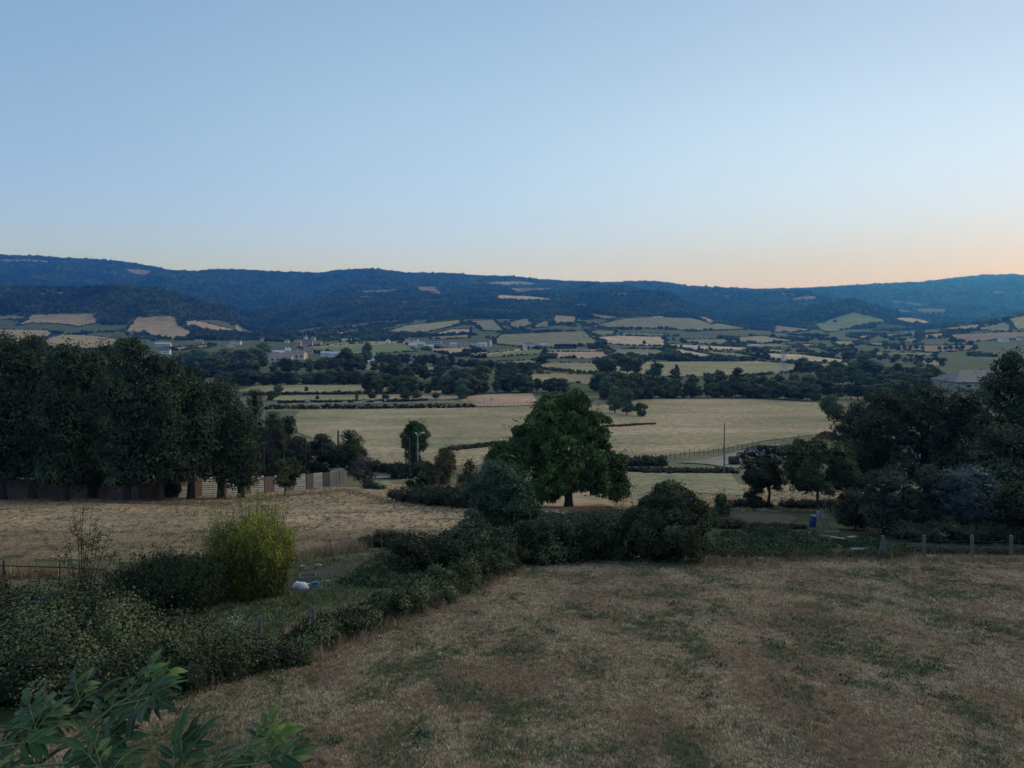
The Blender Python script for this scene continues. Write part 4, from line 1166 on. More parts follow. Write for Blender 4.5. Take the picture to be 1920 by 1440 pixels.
big_tree('twiggy_bush', 880, 100, 862, 0.0, 30, PROF['cone'], 30, 0.6, 110, 0.24, L_DRK, "twiggy dark bush left of the ash shrub", 409, trunk_r=0.1, spray=160, core=0.5, cat='bush')
# behind the wall
big_tree('spruce', 478, 112, 716, 0.04, 46, [(0, .95), (.25, .85), (.5, .55), (.75, .32), (.9, .16), (1, .05)], 110, 0.8, 200, 0.34, L_CON, "thin dark spruce with a ragged top behind the wall", 410, trunk_r=0.22, aspect=0.2, droop=0.8, core=0.55, fill=0.2, spray=120)
big_tree('round_bush', 512, 142, 768, 0.0, 30, PROF['round'], 34, 1.1, 240, 0.3, L_HED, "rounded green tree top right of the spruce", 411, trunk_r=0.15)
big_tree('round_bush', 540, 145, 762, 0.0, 22, PROF['oval'], 30, 1.1, 240, 0.3, L_DRK, "dark oval tree right of the rounded green one", 412, trunk_r=0.15)
big_tree('dark_bush', 520, 124, 800, 0.0, 34, PROF['oval'], 34, 1.0, 220, 0.3, L_DRK, "dark tree mass between the spruce and the wall", 413, trunk_r=0.15, cat='tree')
big_tree('dark_bush', 560, 131, 818, 0.0, 30, PROF['round'], 30, 1.0, 220, 0.3, L_DRK, "dark bush behind the wall, first right of the spruce", 414, trunk_r=0.15, cat='bush')
big_tree('dark_bush', 600, 136, 814, 0.0, 32, PROF['round'], 34, 1.0, 220, 0.3, L_BIG, "dark bush behind the wall, middle one of three", 415, trunk_r=0.15, cat='bush')
big_tree('round_bush', 655, 138, 808, 0.0, 35, PROF['round'], 40, 1.1, 260, 0.3, L_HED, "rounded bush behind the far end of the wall", 416, trunk_r=0.2, spray=80)
big_tree('dry_bush', 682, 124, 858, 0.0, 28, PROF['spread'], 30, 0.7, 110, 0.26, leaf_mat('withered_foliage', (0.05, 0.042, 0.035), (0.14, 0.12, 0.1), 0.8), "grey withered bush at the far end of the wall", 417, trunk_r=0.1, spray=120, core=0.5, cat='bush')
big_tree('fig_bush', 533, 96, 862, 0.25, 32, PROF['spread'], 28, 0.6, 240, 0.26, L_HED, "low spreading green tree in front of the slatted wall", 418, trunk_r=0.09, cat='tree')
# right side
big_tree('fruit_tree', 1440, 74, 838, 0.28, 58, PROF['spread'], 62, 0.62, 260, 0.15, L_DRK, "dark fruit tree with a forked bare trunk", 420, trunk_r=0.16, spray=160, core=0.6)
big_tree('fruit_tree', 1533, 70, 824, 0.22, 74, PROF['spread'], 92, 0.66, 260, 0.16, L_HED, "wide green fruit tree behind the bean poles", 421, trunk_r=0.15, spray=200, core=0.6, fill=0.3)
big_tree('dark_bush', 1412, 73, 880, 0.0, 24, PROF['oval'], 18, 0.5, 220, 0.16, L_DRK, "small dark bush at the left foot of the fruit tree", 4211, trunk_r=0.08, cat='bush')
RIGHT = [(1625, 92, 748, 70, L_BIG, "dark leafy tree, leftmost of the right hand mass"),
         (1665, 84, 733, 66, L_DRK, "dark tree with reddish gaps in the right hand mass"),
         (1738, 80, 722, 72, L_BIG, "broad dark tree left under the grey barn roof"),
         (1805, 76, 733, 62, L_DRK, "dark tree under the grey barn roof with pale gaps"),
         (1895, 68, 662, 66, L_BIG, "highest dark tree at the right edge"),
         (1975, 64, 640, 80, L_BIG, "tall dark tree cut by the right edge"),
         (1885, 58, 800, 80, L_DRK, "lower dark tree filling the right edge"),
         (1600, 84, 830, 44, L_DRK, "lower dark tree beside the pale concrete yard")]
for k, (px, Y, top, rp, lm, lab) in enumerate(RIGHT):
    big_tree('broadleaf_tree', px, Y, top, 0.12, rp, PROF['spread'] if k < 4 else PROF['round'], 70, 1.15, 330, 0.24, lm, lab, 430 + k, "dark trees massed on the right", 0.3, spray=200, core=0.62)
big_tree('grey_shrub', 1660, 47, 862, 0.02, 52, PROF['oval'], 70, 0.5, 230, 0.12, L_GRY, "dull grey-green shrub behind the left fence post", 440, trunk_r=0.06, stems=3, spray=260, core=0.65, cat='shrub')
big_tree('silver_shrub', 1815, 46, 878, 0.02, 68, PROF['spread'], 80, 0.5, 260, 0.11, L_SIL, "silvery blue-green olive-like shrub behind the fence", 441, trunk_r=0.06, stems=3, spray=260, core=0.65, cat='shrub')
big_tree('silver_shrub', 1740, 47, 872, 0.02, 50, PROF['oval'], 54, 0.5, 230, 0.11, L_GRY, "grey-blue shrub left of the silvery one", 442, trunk_r=0.06, stems=3, spray=200, core=0.65, cat='shrub')
big_tree('dark_bush', 1905, 43, 900, 0.02, 48, PROF['oval'], 50, 0.5, 220, 0.13, L_DRK, "dark bush at the right edge behind the fence", 443, trunk_r=0.06, spray=160, cat='bush')
big_tree('dark_bush', 1600, 50, 925, 0.02, 40, PROF['round'], 40, 0.45, 220, 0.13, L_DRK, "dark bush right of the bean poles", 444, trunk_r=0.06, spray=160, cat='bush')
big_tree('elder_shoots', 1352, 62, 925, 0.0, 22, PROF['cone'], 22, 0.3, 160, 0.14, L_HED, "pointed green shoots right of the big round bush", 445, trunk_r=0.04, spray=120, cat='bush')

# ------------------------------------------------------------------ near hedges and shrubs
C, Rr = lumps_along([(-4.2, 31), (-1, 33.5), (2, 34.5), (5.2, 35.3)], 1.4, [1.7, 2.0, 2.05, 1.9], 260, rs)
foliage('bramble_hedge', C, Rr, 420, 0.10, L_DRK, "thick dark bramble hedge along the back of the lawn", 'hedge', rs, spray=400, core=0.72)
hl = hit(P("965 1062 900 1085 840 1112 760 1145 690 1175 600 1205 560 1216"))
C, Rr = lumps_along(hl, .8, [1.25, 1.05, .9, .8, .75, .7, .6], 230, rs, .33, .5)
foliage('bramble_hedge', C, Rr, 620, 0.075, L_BRA, "low bramble hedge running diagonally down the lawn's left side", 'hedge', rs, spray=500, core=0.70)
x, Y = G(1258, 1052)
C, Rr = crown_lobes(0, 3.45, 1.95, PROF['round'], 125, 0.42, rs, 0.35)
C += np.array([x, Y, tz(x, Y)])
foliage('round_bush', C, Rr, 800, 0.10, L_BRA, "big rounded dark bush at the end of the hedge", 'bush', rs, spray=300, core=0.72)
# thicket at left
hl = hit(P("-260 1300 -100 1300 20 1295 150 1290 270 1280 330 1275"))
C, Rr = lumps_along([(-14.5, 16.5), (-12.0, 16.8), (-10.2, 16.6), (-8.6, 16.2), (-7.0, 15.9)], 2.1, [1.85, 1.8, 1.75, 1.45, 1.0], 300, rs, 0.33, 0.45)
foliage('bramble_thicket', C, Rr, 1150, 0.066, L_BRA, "large bramble thicket filling the lower left", 'thicket', rs, spray=800, core=0.74)
C, Rr = lumps_along([(-12.5, 15.0), (-9.5, 14.7), (-7.9, 14.7)], 1.3, [1.5, 1.25, .8], 130, rs, .33, .5)
foliage('bramble_thicket', C, Rr, 620, 0.062, L_BRA, "front skirt of brambles directly behind the elder branches", 'thicket', rs, spray=300, core=.72)
C, Rr = lumps_along([(-7.2, 16.2), (-6.2, 16.6), (-5.6, 17.0), (-5.2, 17.6)], 1.1, [1.05, .8, .5, .35], 110, rs, 0.3)
foliage('bramble_thicket', C, Rr, 950, 0.06, L_BRA, "lower dark bramble mound left of the wooden post", 'thicket', rs, spray=450, core=0.72)
# dark upright shrub, bamboo
def upright(name, px, base_row, w, hpx, n, leaf, lm, label, seed, cat, wide=0.5, aspect=0.2, per=26, topf=0.2, tips=0):
    x, Y = G(px, base_row); r = np.random.default_rng(seed)
    H = hpx / FPX * Y; Rad = w / FPX * Y / 2
    t = empty(name, (x, Y, tz(x, Y)))
    a = r.random(n) * 6.283; q = np.sqrt(r.random(n))
    ph = r.random(6) * 6.283
    lob = 1 + .10 * np.sin(3 * a + ph[0]) + .08 * np.sin(5 * a + ph[1]) + .06 * np.sin(9 * a + ph[2])
    bx = np.cos(a) * q * Rad * wide; by = np.sin(a) * q * Rad * wide
    ln_ = q * Rad * (1.05 * lob - wide)
    lean = np.stack([np.cos(a) * ln_, np.sin(a) * ln_], 1)
    hh = H * (0.94 - topf * q ** 3 + .05 * np.sin(7 * bx / Rad + ph[3]) + .05 * np.sin(6 * by / Rad + ph[4])) * r.uniform(0.6, 1.0, n)
    if tips: hh[:tips] = H * r.uniform(.98, 1.13, tips); q[:tips] *= .9
    st = []; lp = []; ln = []; lv = []
    for i in range(n):
        p0 = np.array([bx[i], by[i], -0.05])
        p2 = np.array([bx[i] + lean[i, 0], by[i] + lean[i, 1], hh[i]])
        p1 = np.array([bx[i] + lean[i, 0] * .55, by[i] + lean[i, 1] * .55, hh[i] * .68])
        if i < max(n // 4, tips): st.append(tube([p0, p1, p2], [0.009, 0.007, 0.002], 3))
        m_ = per if i >= tips else per // 2
        s = r.uniform(0.10, 1.0, m_)[:, None] ** (.85 if i >= tips else .5)
        pp = (1 - s) ** 2 * p0 + 2 * s * (1 - s) * p1 + s * s * p2
        pp = pp + r.normal(0, 0.07 if i >= tips else .04, (m_, 3)) * [1, 1, .7]
        lp.append(pp); d = np.array([lean[i, 0], lean[i, 1], 0.35 * Rad]); ln.append(np.repeat(d[None], m_, 0) / (np.linalg.norm(d) + 1e-6))
        z_ = pp[:, 2] / H; rr = np.hypot(pp[:, 0], pp[:, 1]) / Rad
        cl = fbm(pp[:, 0] * 2.2 + 7, pp[:, 2] * 2.2 + pp[:, 1], 9, 3)
        lv.append(np.clip(.42 + .5 * cl + r.normal(0, 0.2, m_) + (.55 if lm is L_BAM else 0) * (z_ - .62) + (.25 if lm is L_BAM else 0) * (rr - .6), 0, 1))  # bamboo only: shaded lower interior painted as darker leaves, paler top and rim
    lp = np.concatenate(lp); ln = np.concatenate(ln); lv = np.concatenate(lv)
    link('canes', mesh_of('canes', st, [GBARK]), t)
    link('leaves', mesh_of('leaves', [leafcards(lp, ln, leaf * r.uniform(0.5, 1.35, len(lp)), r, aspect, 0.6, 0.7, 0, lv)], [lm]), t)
    return tag(t, label, cat)
upright('bamboo', 472, 1118, 158, 172, 900, 0.13, L_BAM, "yellow-green bamboo clump beside the thicket", 500, 'bamboo', 0.72, 0.15, 64, .16, 60)
upright('broom_shrub', 312, 1142, 205, 112, 900, 0.09, L_DGR, "dark green upright shrub left of the bamboo", 501, 'shrub', 0.8, 0.3, 50, .3, 40)
C, Rr = crown_lobes(0, 1.35, 1.35, PROF['spread'], 40, 0.35, rs, 0.5)
x, Y = G(312, 1142); C += np.array([x, Y + 0.1, tz(x, Y) - 0.1])
foliage('dark_bush', C, Rr, 160, 0.06, L_DRK, "very dark undergrowth inside the upright shrub", 'bush', rs)
# climbing hedge at the back of the vegetable garden, and other low scrub
C, Rr = lumps_along("690 1024 740 1026 800 1030 860 1034 900 1036", 0.9, [0.7, 1.0, 0.75, 0.7, 1.2], 110, rs)
foliage('bramble_hedge', C, Rr, 260, 0.06, L_DRK, "ragged low bramble bank behind the small vegetable garden", 'hedge', rs, spray=320, core=0.84)
C, Rr = lumps_along("757 940 800 944 840 950 880 952", 2.2, [2.0, 2.2, 2.2, 2.6], 80, rs)
foliage('bramble_hedge', C, Rr, 170, 0.17, L_DRK, "dark bramble bank between the lamp and the ash shrub", 'hedge', rs, spray=160, core=0.86)
C, Rr = lumps_along("690 915 700 916 715 917", 1.5, [1.4, 1.2, .8], 16, rs)
foliage('bramble_hedge', C, Rr, 130, 0.17, L_GRY, "small dry bush tuft right of the wall end", 'bush', rs, spray=60)
C, Rr = lumps_along("980 985 1050 986 1120 985 1190 990", 2.4, [1.2, 1.1, 1.0, 1.6], 120, rs)
foliage('scrub', C, Rr, 200, 0.11, L_GRY, "grey-green scrub between the walnut and the hedge", 'scrub', rs, spray=200, core=0.8)
C, Rr = lumps_along("1330 985 1390 992 1440 990 1500 992", 1.2, [.9, .5, .4, .4], 90, rs)
foliage('scrub', C, Rr, 120, 0.08, L_DRK, "dark weeds behind the vegetable rows", 'weeds', rs, spray=120)
C, Rr = lumps_along("1328 1046 1400 1047 1500 1047 1600 1046 1700 1047", .5, [.7, .45, .35, .35, .5], 120, rs, .4)
foliage('scrub', C, Rr, 90, 0.07, L_HED, 'dark ragged weeds along the near edge of the vegetable rows', 'weeds', rs, spray=420, core=.5)
C, Rr = lumps_along("1380 950 1450 952 1560 952 1640 950 1700 948", 1.6, [1.0, .9, 1.0, 1.2, 1.4], 110, rs)
foliage('bramble_hedge', C, Rr, 130, 0.13, L_DRK, "dark shaded hedge under the fruit trees", 'hedge', rs, spray=120)
C, Rr = lumps_along("1700 1012 1780 1014 1860 1016 1940 1018", 1.6, [1.0, 1.2, 1.0, 1.2], 110, rs)
foliage('scrub', C, Rr, 170, 0.09, L_DRK, "dark undergrowth behind the wire fence", 'undergrowth', rs, spray=150)
C, Rr = lumps_along("1640 1036 1720 1037 1800 1038 1900 1038 2000 1038", .9, [.3, .4, .35, .4, .3], 150, rs)
foliage('scrub', C, Rr, 90, 0.07, L_GRY, "low grey weeds directly behind the fence posts", 'weeds', rs, spray=300, core=.6)

q0 = hit([(440, 1232)])[0]
r = np.random.default_rng(77)
pp = np.array([q0[0], q0[1], float(terr(q0[:1], q0[1:])[0]) + .75]) + r.normal(0, 1, (160, 3)) * [.17, .12, .14]
o = link('white_umbels', mesh_of('white_umbels', [leafcards(pp, np.tile([0, -.4, 1.0], (160, 1)), .035, r, .9, 0, .4, 0, r.random(160)), tube([(q0[0], q0[1], pp[0, 2] - 1.2), pp.mean(0)], .01, 4)], [leaf_mat('whitish_flower', (.2, .22, .15), (.42, .43, .34))]))
tag(o, "pale whitish flower heads on the dark mound left of the wooden post", 'flowers')
# tall twiggy sapling rising from the thicket
x, Y = -9.6, 17.2
t = empty('twiggy_sapling', (x, Y, tz(x, Y)))
tp = []; lp = []
r = np.random.default_rng(55)
for k in range(16):
    a = r.random() * 6.28; l = r.uniform(2.3, 3.75) if k < 8 else r.uniform(1.8, 2.9)
    q = np.array([math.cos(a) * r.uniform(.1, .75), math.sin(a) * r.uniform(.1, .75), l])
    pts = [np.array([0, 0, 0.0]), q * [.25, .25, .5] + r.normal(0, .03, 3), q * [.65, .65, .8] + r.normal(0, .04, 3), q]
    tp.append(tube(pts, [.014, .010, .007, .003], 4))
    for j in range(3):
        s = r.uniform(.55, .95); b = q * [s * s, s * s, s]
        e = b + np.array([r.normal(0, .25), r.normal(0, .25), r.uniform(.05, .3)])
        tp.append(tube([b, e], [.005, .002], 3))
        for m in range(10): lp.append(b + (e - b) * r.random() + r.normal(0, .02, 3))
    for m in range(34):
        s = r.uniform(.5, 1); lp.append(np.array([q[0] * s * s, q[1] * s * s, q[2] * s]) + r.normal(0, .03, 3))
lp = np.array(lp)
link('stems', mesh_of('stems', tp, [BARK]), t)
link('leaves', mesh_of('leaves', [leafcards(lp, r.normal(0, 1, lp.shape), 0.055, r, .6, .2, .8)], [L_BRA]), t)
tag(t, "thin twiggy sapling sticking up out of the bramble thicket", 'sapling')

# ------------------------------------------------------------------ the slatted wall behind the left field
WP = hit([(-160, 935), (262, 941), (648, 914)])
WA, WB, WC = np.array([WP[0][0], 92.0]), None, None
WA = np.array([(-160 - 960) / FPX * 97, 97.0]); WB = np.array([(262 - 960) / FPX * 89, 89.0]); WC = np.array([(650 - 960) / FPX * 126, 126.0])
def wall_pt(px):
    u = (px - 960) / FPX
    a, b = (WA, WB) if px < 262 else (WB, WC)
    d = b - a
    t = (u * a[1] - a[0]) / (d[0] - u * d[1])
    q = a + d * t
    return np.array([q[0], q[1], tz(q[0], q[1])])
wall = empty('boundary_wall', tuple(wall_pt(262)))
tag(wall, "long boundary wall of pale slatted panels and brown rubble bays behind the left trees", 'wall')
wo3 = np.array(wall.location)
def wall_box(p, q, z0, z1, th, off=0.0):
    """a slab between two wall points, in wall coordinates"""
    p = p - wo3; q = q - wo3
    d = q - p; d[2] = 0; L = np.linalg.norm(d); d /= L
    n = np.array([d[1], -d[0], 0])
    o = n * off
    V = []
    for s, e in ((p, 1), (q, 1)):
        for k in (-th / 2, th / 2):
            V.append(s + n * k + o + [0, 0, z0]); V.append(s + n * k + o + [0, 0, z1])
    V = np.array(V)
    F = np.array([[0, 1, 3, 2], [4, 6, 7, 5], [0, 4, 5, 1], [2, 3, 7, 6], [1, 5, 7, 3], [0, 2, 6, 4]])
    return (V, F, 0, 0.5)
BAYS = [(284, 303, 322, 331), (331, 333, 355, 357), (357, 378, 405, 408), (408, 425, 451, 453), (453, 470, 494, 496), (496, 514, 532, 534), (534, 550, 572, 574), (574, 587, 604, 606), (606, 618, 634, 636)]
BAYS = [(262, 303, 303, 305)] + [b for b in BAYS[1:]]
BAYS.insert(1, (305, 322, 330, 331))
for a, m, e, pst in BAYS:
    p0, p1, p2, p3 = wall_pt(a), wall_pt(m), wall_pt(e), wall_pt(pst)
    link('rubble_panel', mesh_of('rubble_panel', [wall_box(p0, p1, -0.4, 2.25, 0.16)], [RUBB]), wall)
    if e > m:
        for k in range(9):
            z0 = 0.02 + k * 0.268 + PYR.uniform(-.015, .015)
            link('slat', mesh_of('slat', [wall_box(p1, p2 + [0, 0, PYR.uniform(-.03, .03)], z0, z0 + 0.2, 0.05, 0.06 + PYR.uniform(-.02, .02))], [SLATW]), wall)
        link('backing_panel', mesh_of('backing_panel', [wall_box(p1, p2, -0.3, 2.3, 0.06, -0.06)], [DARK]), wall)
    q = p2 - wo3
    link('post', mesh_of('post', [box((q[0], q[1], 1.1), (0.22, 0.22, 3.2))], [DSTEEL]), wall)
p0, p1 = wall_pt(637), wall_pt(650)
link('rubble_panel', mesh_of('rubble_panel', [wall_box(p0, p1, -0.4, 2.2, 0.16)], [CONC]), wall)
# thin tube frame at the end of the wall
t = empty('tube_frame', tuple(wall_pt(630) + [0.3, -0.8, 0]))
d = wall_pt(636) - wall_pt(622)
link('frame', mesh_of('frame', [tube([(0, 0, 0), (0, 0, 2.7)], .05, 6), tube([(0, 0, 2.7), (d[0], d[1], 2.7 + d[2])], .05, 6), tube([(d[0], d[1], d[2]), (d[0], d[1], 2.7 + d[2])], .05, 6)], [GALV]), t)
tag(t, "thin grey tubular frame standing before the far end of the wall", 'frame')
w2 = link('rendered_wall', mesh_of('rendered_wall', [(lambda b: (b[0] + wo3, b[1], 0, .5))(wall_box(wall_pt(-160), wall_pt(261), -0.5, 2.3, 0.25))], [plain_mat('dusty_render', (0.17, 0.12, 0.10), (0.26, 0.19, 0.16), .8, .9, .1)]))
tag(w2, "plain dusty pink wall showing between the trunks at far left", 'wall')

# ------------------------------------------------------------------ fences, posts, poles
def on(px, row):
    x, Y = G(px, row)
    return np.array([x, Y, tz(x, Y)])
OLDP = plain_mat('lichened_post', (0.10, 0.095, 0.08), (0.2, 0.19, 0.165), 12, 0.9, 0.4)
DWIRE = plain_mat('dull_wire', (0.08, 0.08, 0.08), (0.14, 0.13, 0.13), 9, 0.6)
wf = empty('wire_fence', tuple(on(1732, 1048)))
tag(wf, "wire fence with four weathered posts on the right of the lawn", 'fence')
fo = np.array(wf.location)
FP = [on(1655, 1048), on(1732, 1047), on(1822, 1050), on(1897, 1049), on(1985, 1050)]
for k, q in enumerate(FP):
    q = q - fo; w = 0.13 if k < 4 else .1; h = [1.05, 1.06, 1.12, 1.1, 1.1][k]
    ln = PYR.uniform(-.04, .04)
    V, F, a_, b_ = box((0, 0, h / 2 - .2), (w, w, h + .4))
    V = V.copy(); V[4:, :2] *= 0.82; V[4:, 0] += ln; V = V + q
    link('post', mesh_of('post', [(V, F, 0, .5)], [OLDP]), wf)
s0 = FP[0] - fo
link('brace', mesh_of('brace', [tube([s0 + [-.25, -.05, -.1], s0 + [-.02, 0, .8]], .05, 6), tube([s0 + [.3, -.05, -.1], s0 + [.02, 0, .75]], .05, 6)], [OLDP]), wf)
for hh in (0.9, 0.62, 0.34):
    pts = []
    for i in range(len(FP) - 1):
        for t_ in np.linspace(0, 1, 6)[:-1]:
            q = FP[i] * (1 - t_) + FP[i + 1] * t_ - fo
            pts.append(q + [0, -.09, hh - .05 * math.sin(t_ * math.pi)])
    link('wire', mesh_of('wire', [tube(pts, .0045, 3)], [DWIRE]), wf)

def post(px, row, h, w, mat, label, name='fence_post', lean=0.0, cat='post', y=None):
    q = on(px, row)
    V, F, a_, b_ = box((0, 0, h / 2 - .2), (w, w, h + .4), PYR.random())
    V = V.copy(); V[4:, :2] *= .75; V[4:, 0] += lean; V[4, 2] -= w * .5
    o = link(name, mesh_of(name, [(V, F, 0, .5), tube([(0, 0, h * .55), (lean * .7, w * .3, h * .72)], w * .3, 5)], [mat]), None, tuple(q))
    tag(o, label, cat)
post(485, 1236, 0.98, .10, WOODP, "split grey wooden post beside the bramble mound", lean=.03)
post(588, 1207, 0.90, .09, WOODP, "short grey wooden post half swallowed by the diagonal hedge")
for px, row, h, lab in ((619, 1040, .75, "thin dark metal stake right of the bamboo"), (877, 1026, .62, "thin dark metal stake left of the ash shrub")):
    q = on(px, row)
    tag(link('metal_stake', mesh_of('metal_stake', [tube([(0, 0, -.2), (.01, 0, h * .5), (-.015, 0, h)], .018, 5), box((0, 0, h * .92), (.05, .02, .03))], [RUST]), None, tuple(q)), lab, 'stake')
mf = empty('rail_fence', tuple(on(7, 1102)))
tag(mf, "rusty low rail fence at the left edge below the dry field", 'fence')
mo = np.array(mf.location)
R1, R2, R0 = on(7, 1102) - mo, on(112, 1104) - mo, on(-90, 1100) - mo
R3 = on(200, 1106) - mo
for q, h in ((R0, .95), (R1, .98), (R2, 1.02), (R3, .8)):
    link('post', mesh_of('post', [tube([q + [0, 0, -.2], q + [0, 0, h]], .035 if h != 1.02 else .022, 6)], [RUST]), mf)
link('rail', mesh_of('rail', [tube([R0 + [0, 0, .80], R1 + [0, 0, .78], R2 + [0, 0, .76], R3 + [0, 0, .70]], .024, 6)], [RUST]), mf)
link('rail', mesh_of('rail', [tube([R1 + [0, 0, .75], R1 + [.12, 0, .3], R1 + [.15, 0, -.1]], .02, 6)], [RUST]), mf)

def pole(px, row, Y, top, r, mat, label, name, cat):
    x = (px - 960) / FPX * Y; g = tz(x, Y); H = (HOR - top) / FPX * Y - g
    return x, Y, g, H
x, Y, g, H = pole(1358, 882, 137, 793, 0, 0, 0, 0, 0)
t = empty('utility_pole', (x, Y, g))
link('shaft', mesh_of('shaft', [tube([(0, 0, -.3), (0, 0, H * .5), (.03, 0, H)], [.15, .12, .09], 8)], [WOODP]), t)
link('insulator', mesh_of('insulator', [tube([(-.12, 0, H - .3), (-.12, 0, H + .02)], .04, 6), tube([(-.14, 0, H - .35), (.14, 0, H - .35)], .03, 5), tube([(.12, 0, H - .3), (.12, 0, H + .02)], .04, 6)], [WHITE]), t)
tag(t, "tall bare utility pole standing by the gravel lane", 'pole')
x, Y, g, H = pole(783, 876, 133, 812, 0, 0, 0, 0, 0)
t = empty('street_lamp', (x, Y, g))
link('column', mesh_of('column', [tube([(0, 0, -.3), (.02, 0, H * .6), (0, 0, H - .5)], [.16, .12, .085], 8)], [CONC]), t)
link('arm', mesh_of('arm', [tube([(0, 0, H - .6), (.25, -.1, H - .1), (.75, -.2, H + .12)], .05, 6)], [GALV]), t)
link('lamp_head', mesh_of('lamp_head', [(lambda b: (b[0] * [.38, .16, .10] + [.95, -.22, H + .12], b[1], 0, .5))(ico(2)), box((.95, -.22, H + .05), (.5, .2, .05))], [WPLAS]), t)
link('lamp_head', mesh_of('lamp_head', [(lambda b: (b[0] * [.22, .14, .12] + [-.28, 0, H - .02], b[1], 0, .5))(ico(2)), tube([(0, 0, H - .5), (-.25, 0, H - .1)], .04, 5)], [WPLAS]), t)
tag(t, "pale concrete street lamp in front of the lone round tree", 'street lamp')
x, Y, g, H = pole(768, 880, 136, 822, 0, 0, 0, 0, 0)
o = link('thin_pole', mesh_of('thin_pole', [tube([(0, 0, -.3), (0, 0, H)], [.08, .05], 6), (lambda b: (b[0] * .12 + [0, 0, H], b[1], 0, .5))(ico(1))], [PBARK]), None, (x, Y, g))
tag(o, "thin pale pole left of the street lamp", 'pole')
# pylon
x, Y, g, H = pole(1469, 730, 425, 643, 0, 0, 0, 0, 0)
t = empty('pylon', (x, Y, g), .35)
tp = []
W_ = lambda z: 1.9 * (1 - z / H) ** 1.1 + .42
zs = np.linspace(0, H, 13)
for sx in (-1, 1):
    for sy in (-1, 1):
        tp.append(tube([(sx * W_(z), sy * W_(z), z) for z in zs], .11, 4))
link('legs', mesh_of('legs', tp, [GALV]), t)
tp = []
for i in range(len(zs) - 1):
    a, b = W_(zs[i]), W_(zs[i + 1])
    for sgn in (-1, 1):
        tp.append(tube([(-a, sgn * a, zs[i]), (b, sgn * b, zs[i + 1])], .06, 3)); tp.append(tube([(a, sgn * a, zs[i]), (-b, sgn * b, zs[i + 1])], .06, 3))
        tp.append(tube([(sgn * a, -a, zs[i]), (sgn * b, b, zs[i + 1])], .06, 3)); tp.append(tube([(sgn * a, a, zs[i]), (sgn * b, -b, zs[i + 1])], .06, 3))
link('bracing', mesh_of('bracing', tp, [GALV]), t)
for z, w in ((H * .78, 2.4), (H * .88, 2.1), (H * .985, 1.6)):
    link('cross_arm', mesh_of('cross_arm', [tube([(-w, 0, z), (0, 0, z + .5), (w, 0, z)], .07, 4), tube([(-w, 0, z), (w, 0, z)], .07, 4)], [GALV]), t)
tag(t, "tall pale lattice pylon rising from the river trees", 'pylon')
# posts of the small fence across the lane
lf = empty('field_fence', tuple(on(1250, 868)))
tag(lf, "line of small dark posts along the near edge of the mown field", 'fence')
lo_ = np.array(lf.location)
prev = None
for k in range(26):
    px = 1185 + k * 9.0; row = 872 - k * 1.15 - (2 if k % 3 else 0)
    q = on(px, row) - lo_
    h = PYR.uniform(1.1, 1.5) + (.6 if k in (12, 25) else 0)
    link('post', mesh_of('post', [tube([q + [0, 0, -.1], q + [PYR.uniform(-.1, .1), 0, h]], .06, 5)], [WOODP]), lf)
    if prev is not None: link('wire', mesh_of('wire', [tube([prev + [0, 0, .9], q + [0, 0, .9]], .012, 3)], [GALV]), lf)
    prev = q
pf = empty('paddock_fence', tuple(on(950, 762)))
tag(pf, "fine post fence along the lower edge of the pinkish paddock", 'fence')
po_ = np.array(pf.location)
for k in range(16):
    q = on(900 + k * 7, 764.5 - k * .15) - po_
    link('post', mesh_of('post', [tube([q + [0, 0, -.1], q + [0, 0, 1.2]], .07, 4)], [WOODP]), pf)

# ------------------------------------------------------------------ buildings
def gable(w, d, h, rise, over=.4):
    hw, hd = w / 2, d / 2
    V = np.array([[-hw, -hd, -1.5], [hw, -hd, -1.5], [hw, hd, -1.5], [-hw, hd, -1.5], [-hw, -hd, h], [hw, -hd, h], [hw, hd, h], [-hw, hd, h], [-hw, 0, h + rise], [hw, 0, h + rise]])
    Fq = np.array([[0, 1, 5, 4], [2, 3, 7, 6], [1, 2, 6, 5], [3, 0, 4, 7]]); Ft = np.array([[5, 6, 9], [7, 4, 8]])
    walls = [(V, Fq, 0, .5), (V, Ft, 0, .5)]
    o = over; k = rise / hd
    a, b = hw + o, hd + o; z0 = h - k * o + .05; z1 = h + rise + .05; th = .22
    RV = np.array([[-a, -b, z0], [a, -b, z0], [a, 0, z1], [-a, 0, z1], [a, b, z0], [-a, b, z0]])
    RV2 = RV + [0, 0, th]
    V2 = np.concatenate([RV, RV2])
    F2 = np.array([[0, 3, 2, 1], [3, 5, 4, 2], [6, 7, 8, 9], [9, 8, 10, 11], [0, 1, 7, 6], [4, 5, 11, 10], [1, 2, 8, 7], [2, 4, 10, 8], [3, 0, 6, 9], [5, 3, 9, 11]])
    return walls, [(V2, F2, 0, .5)]
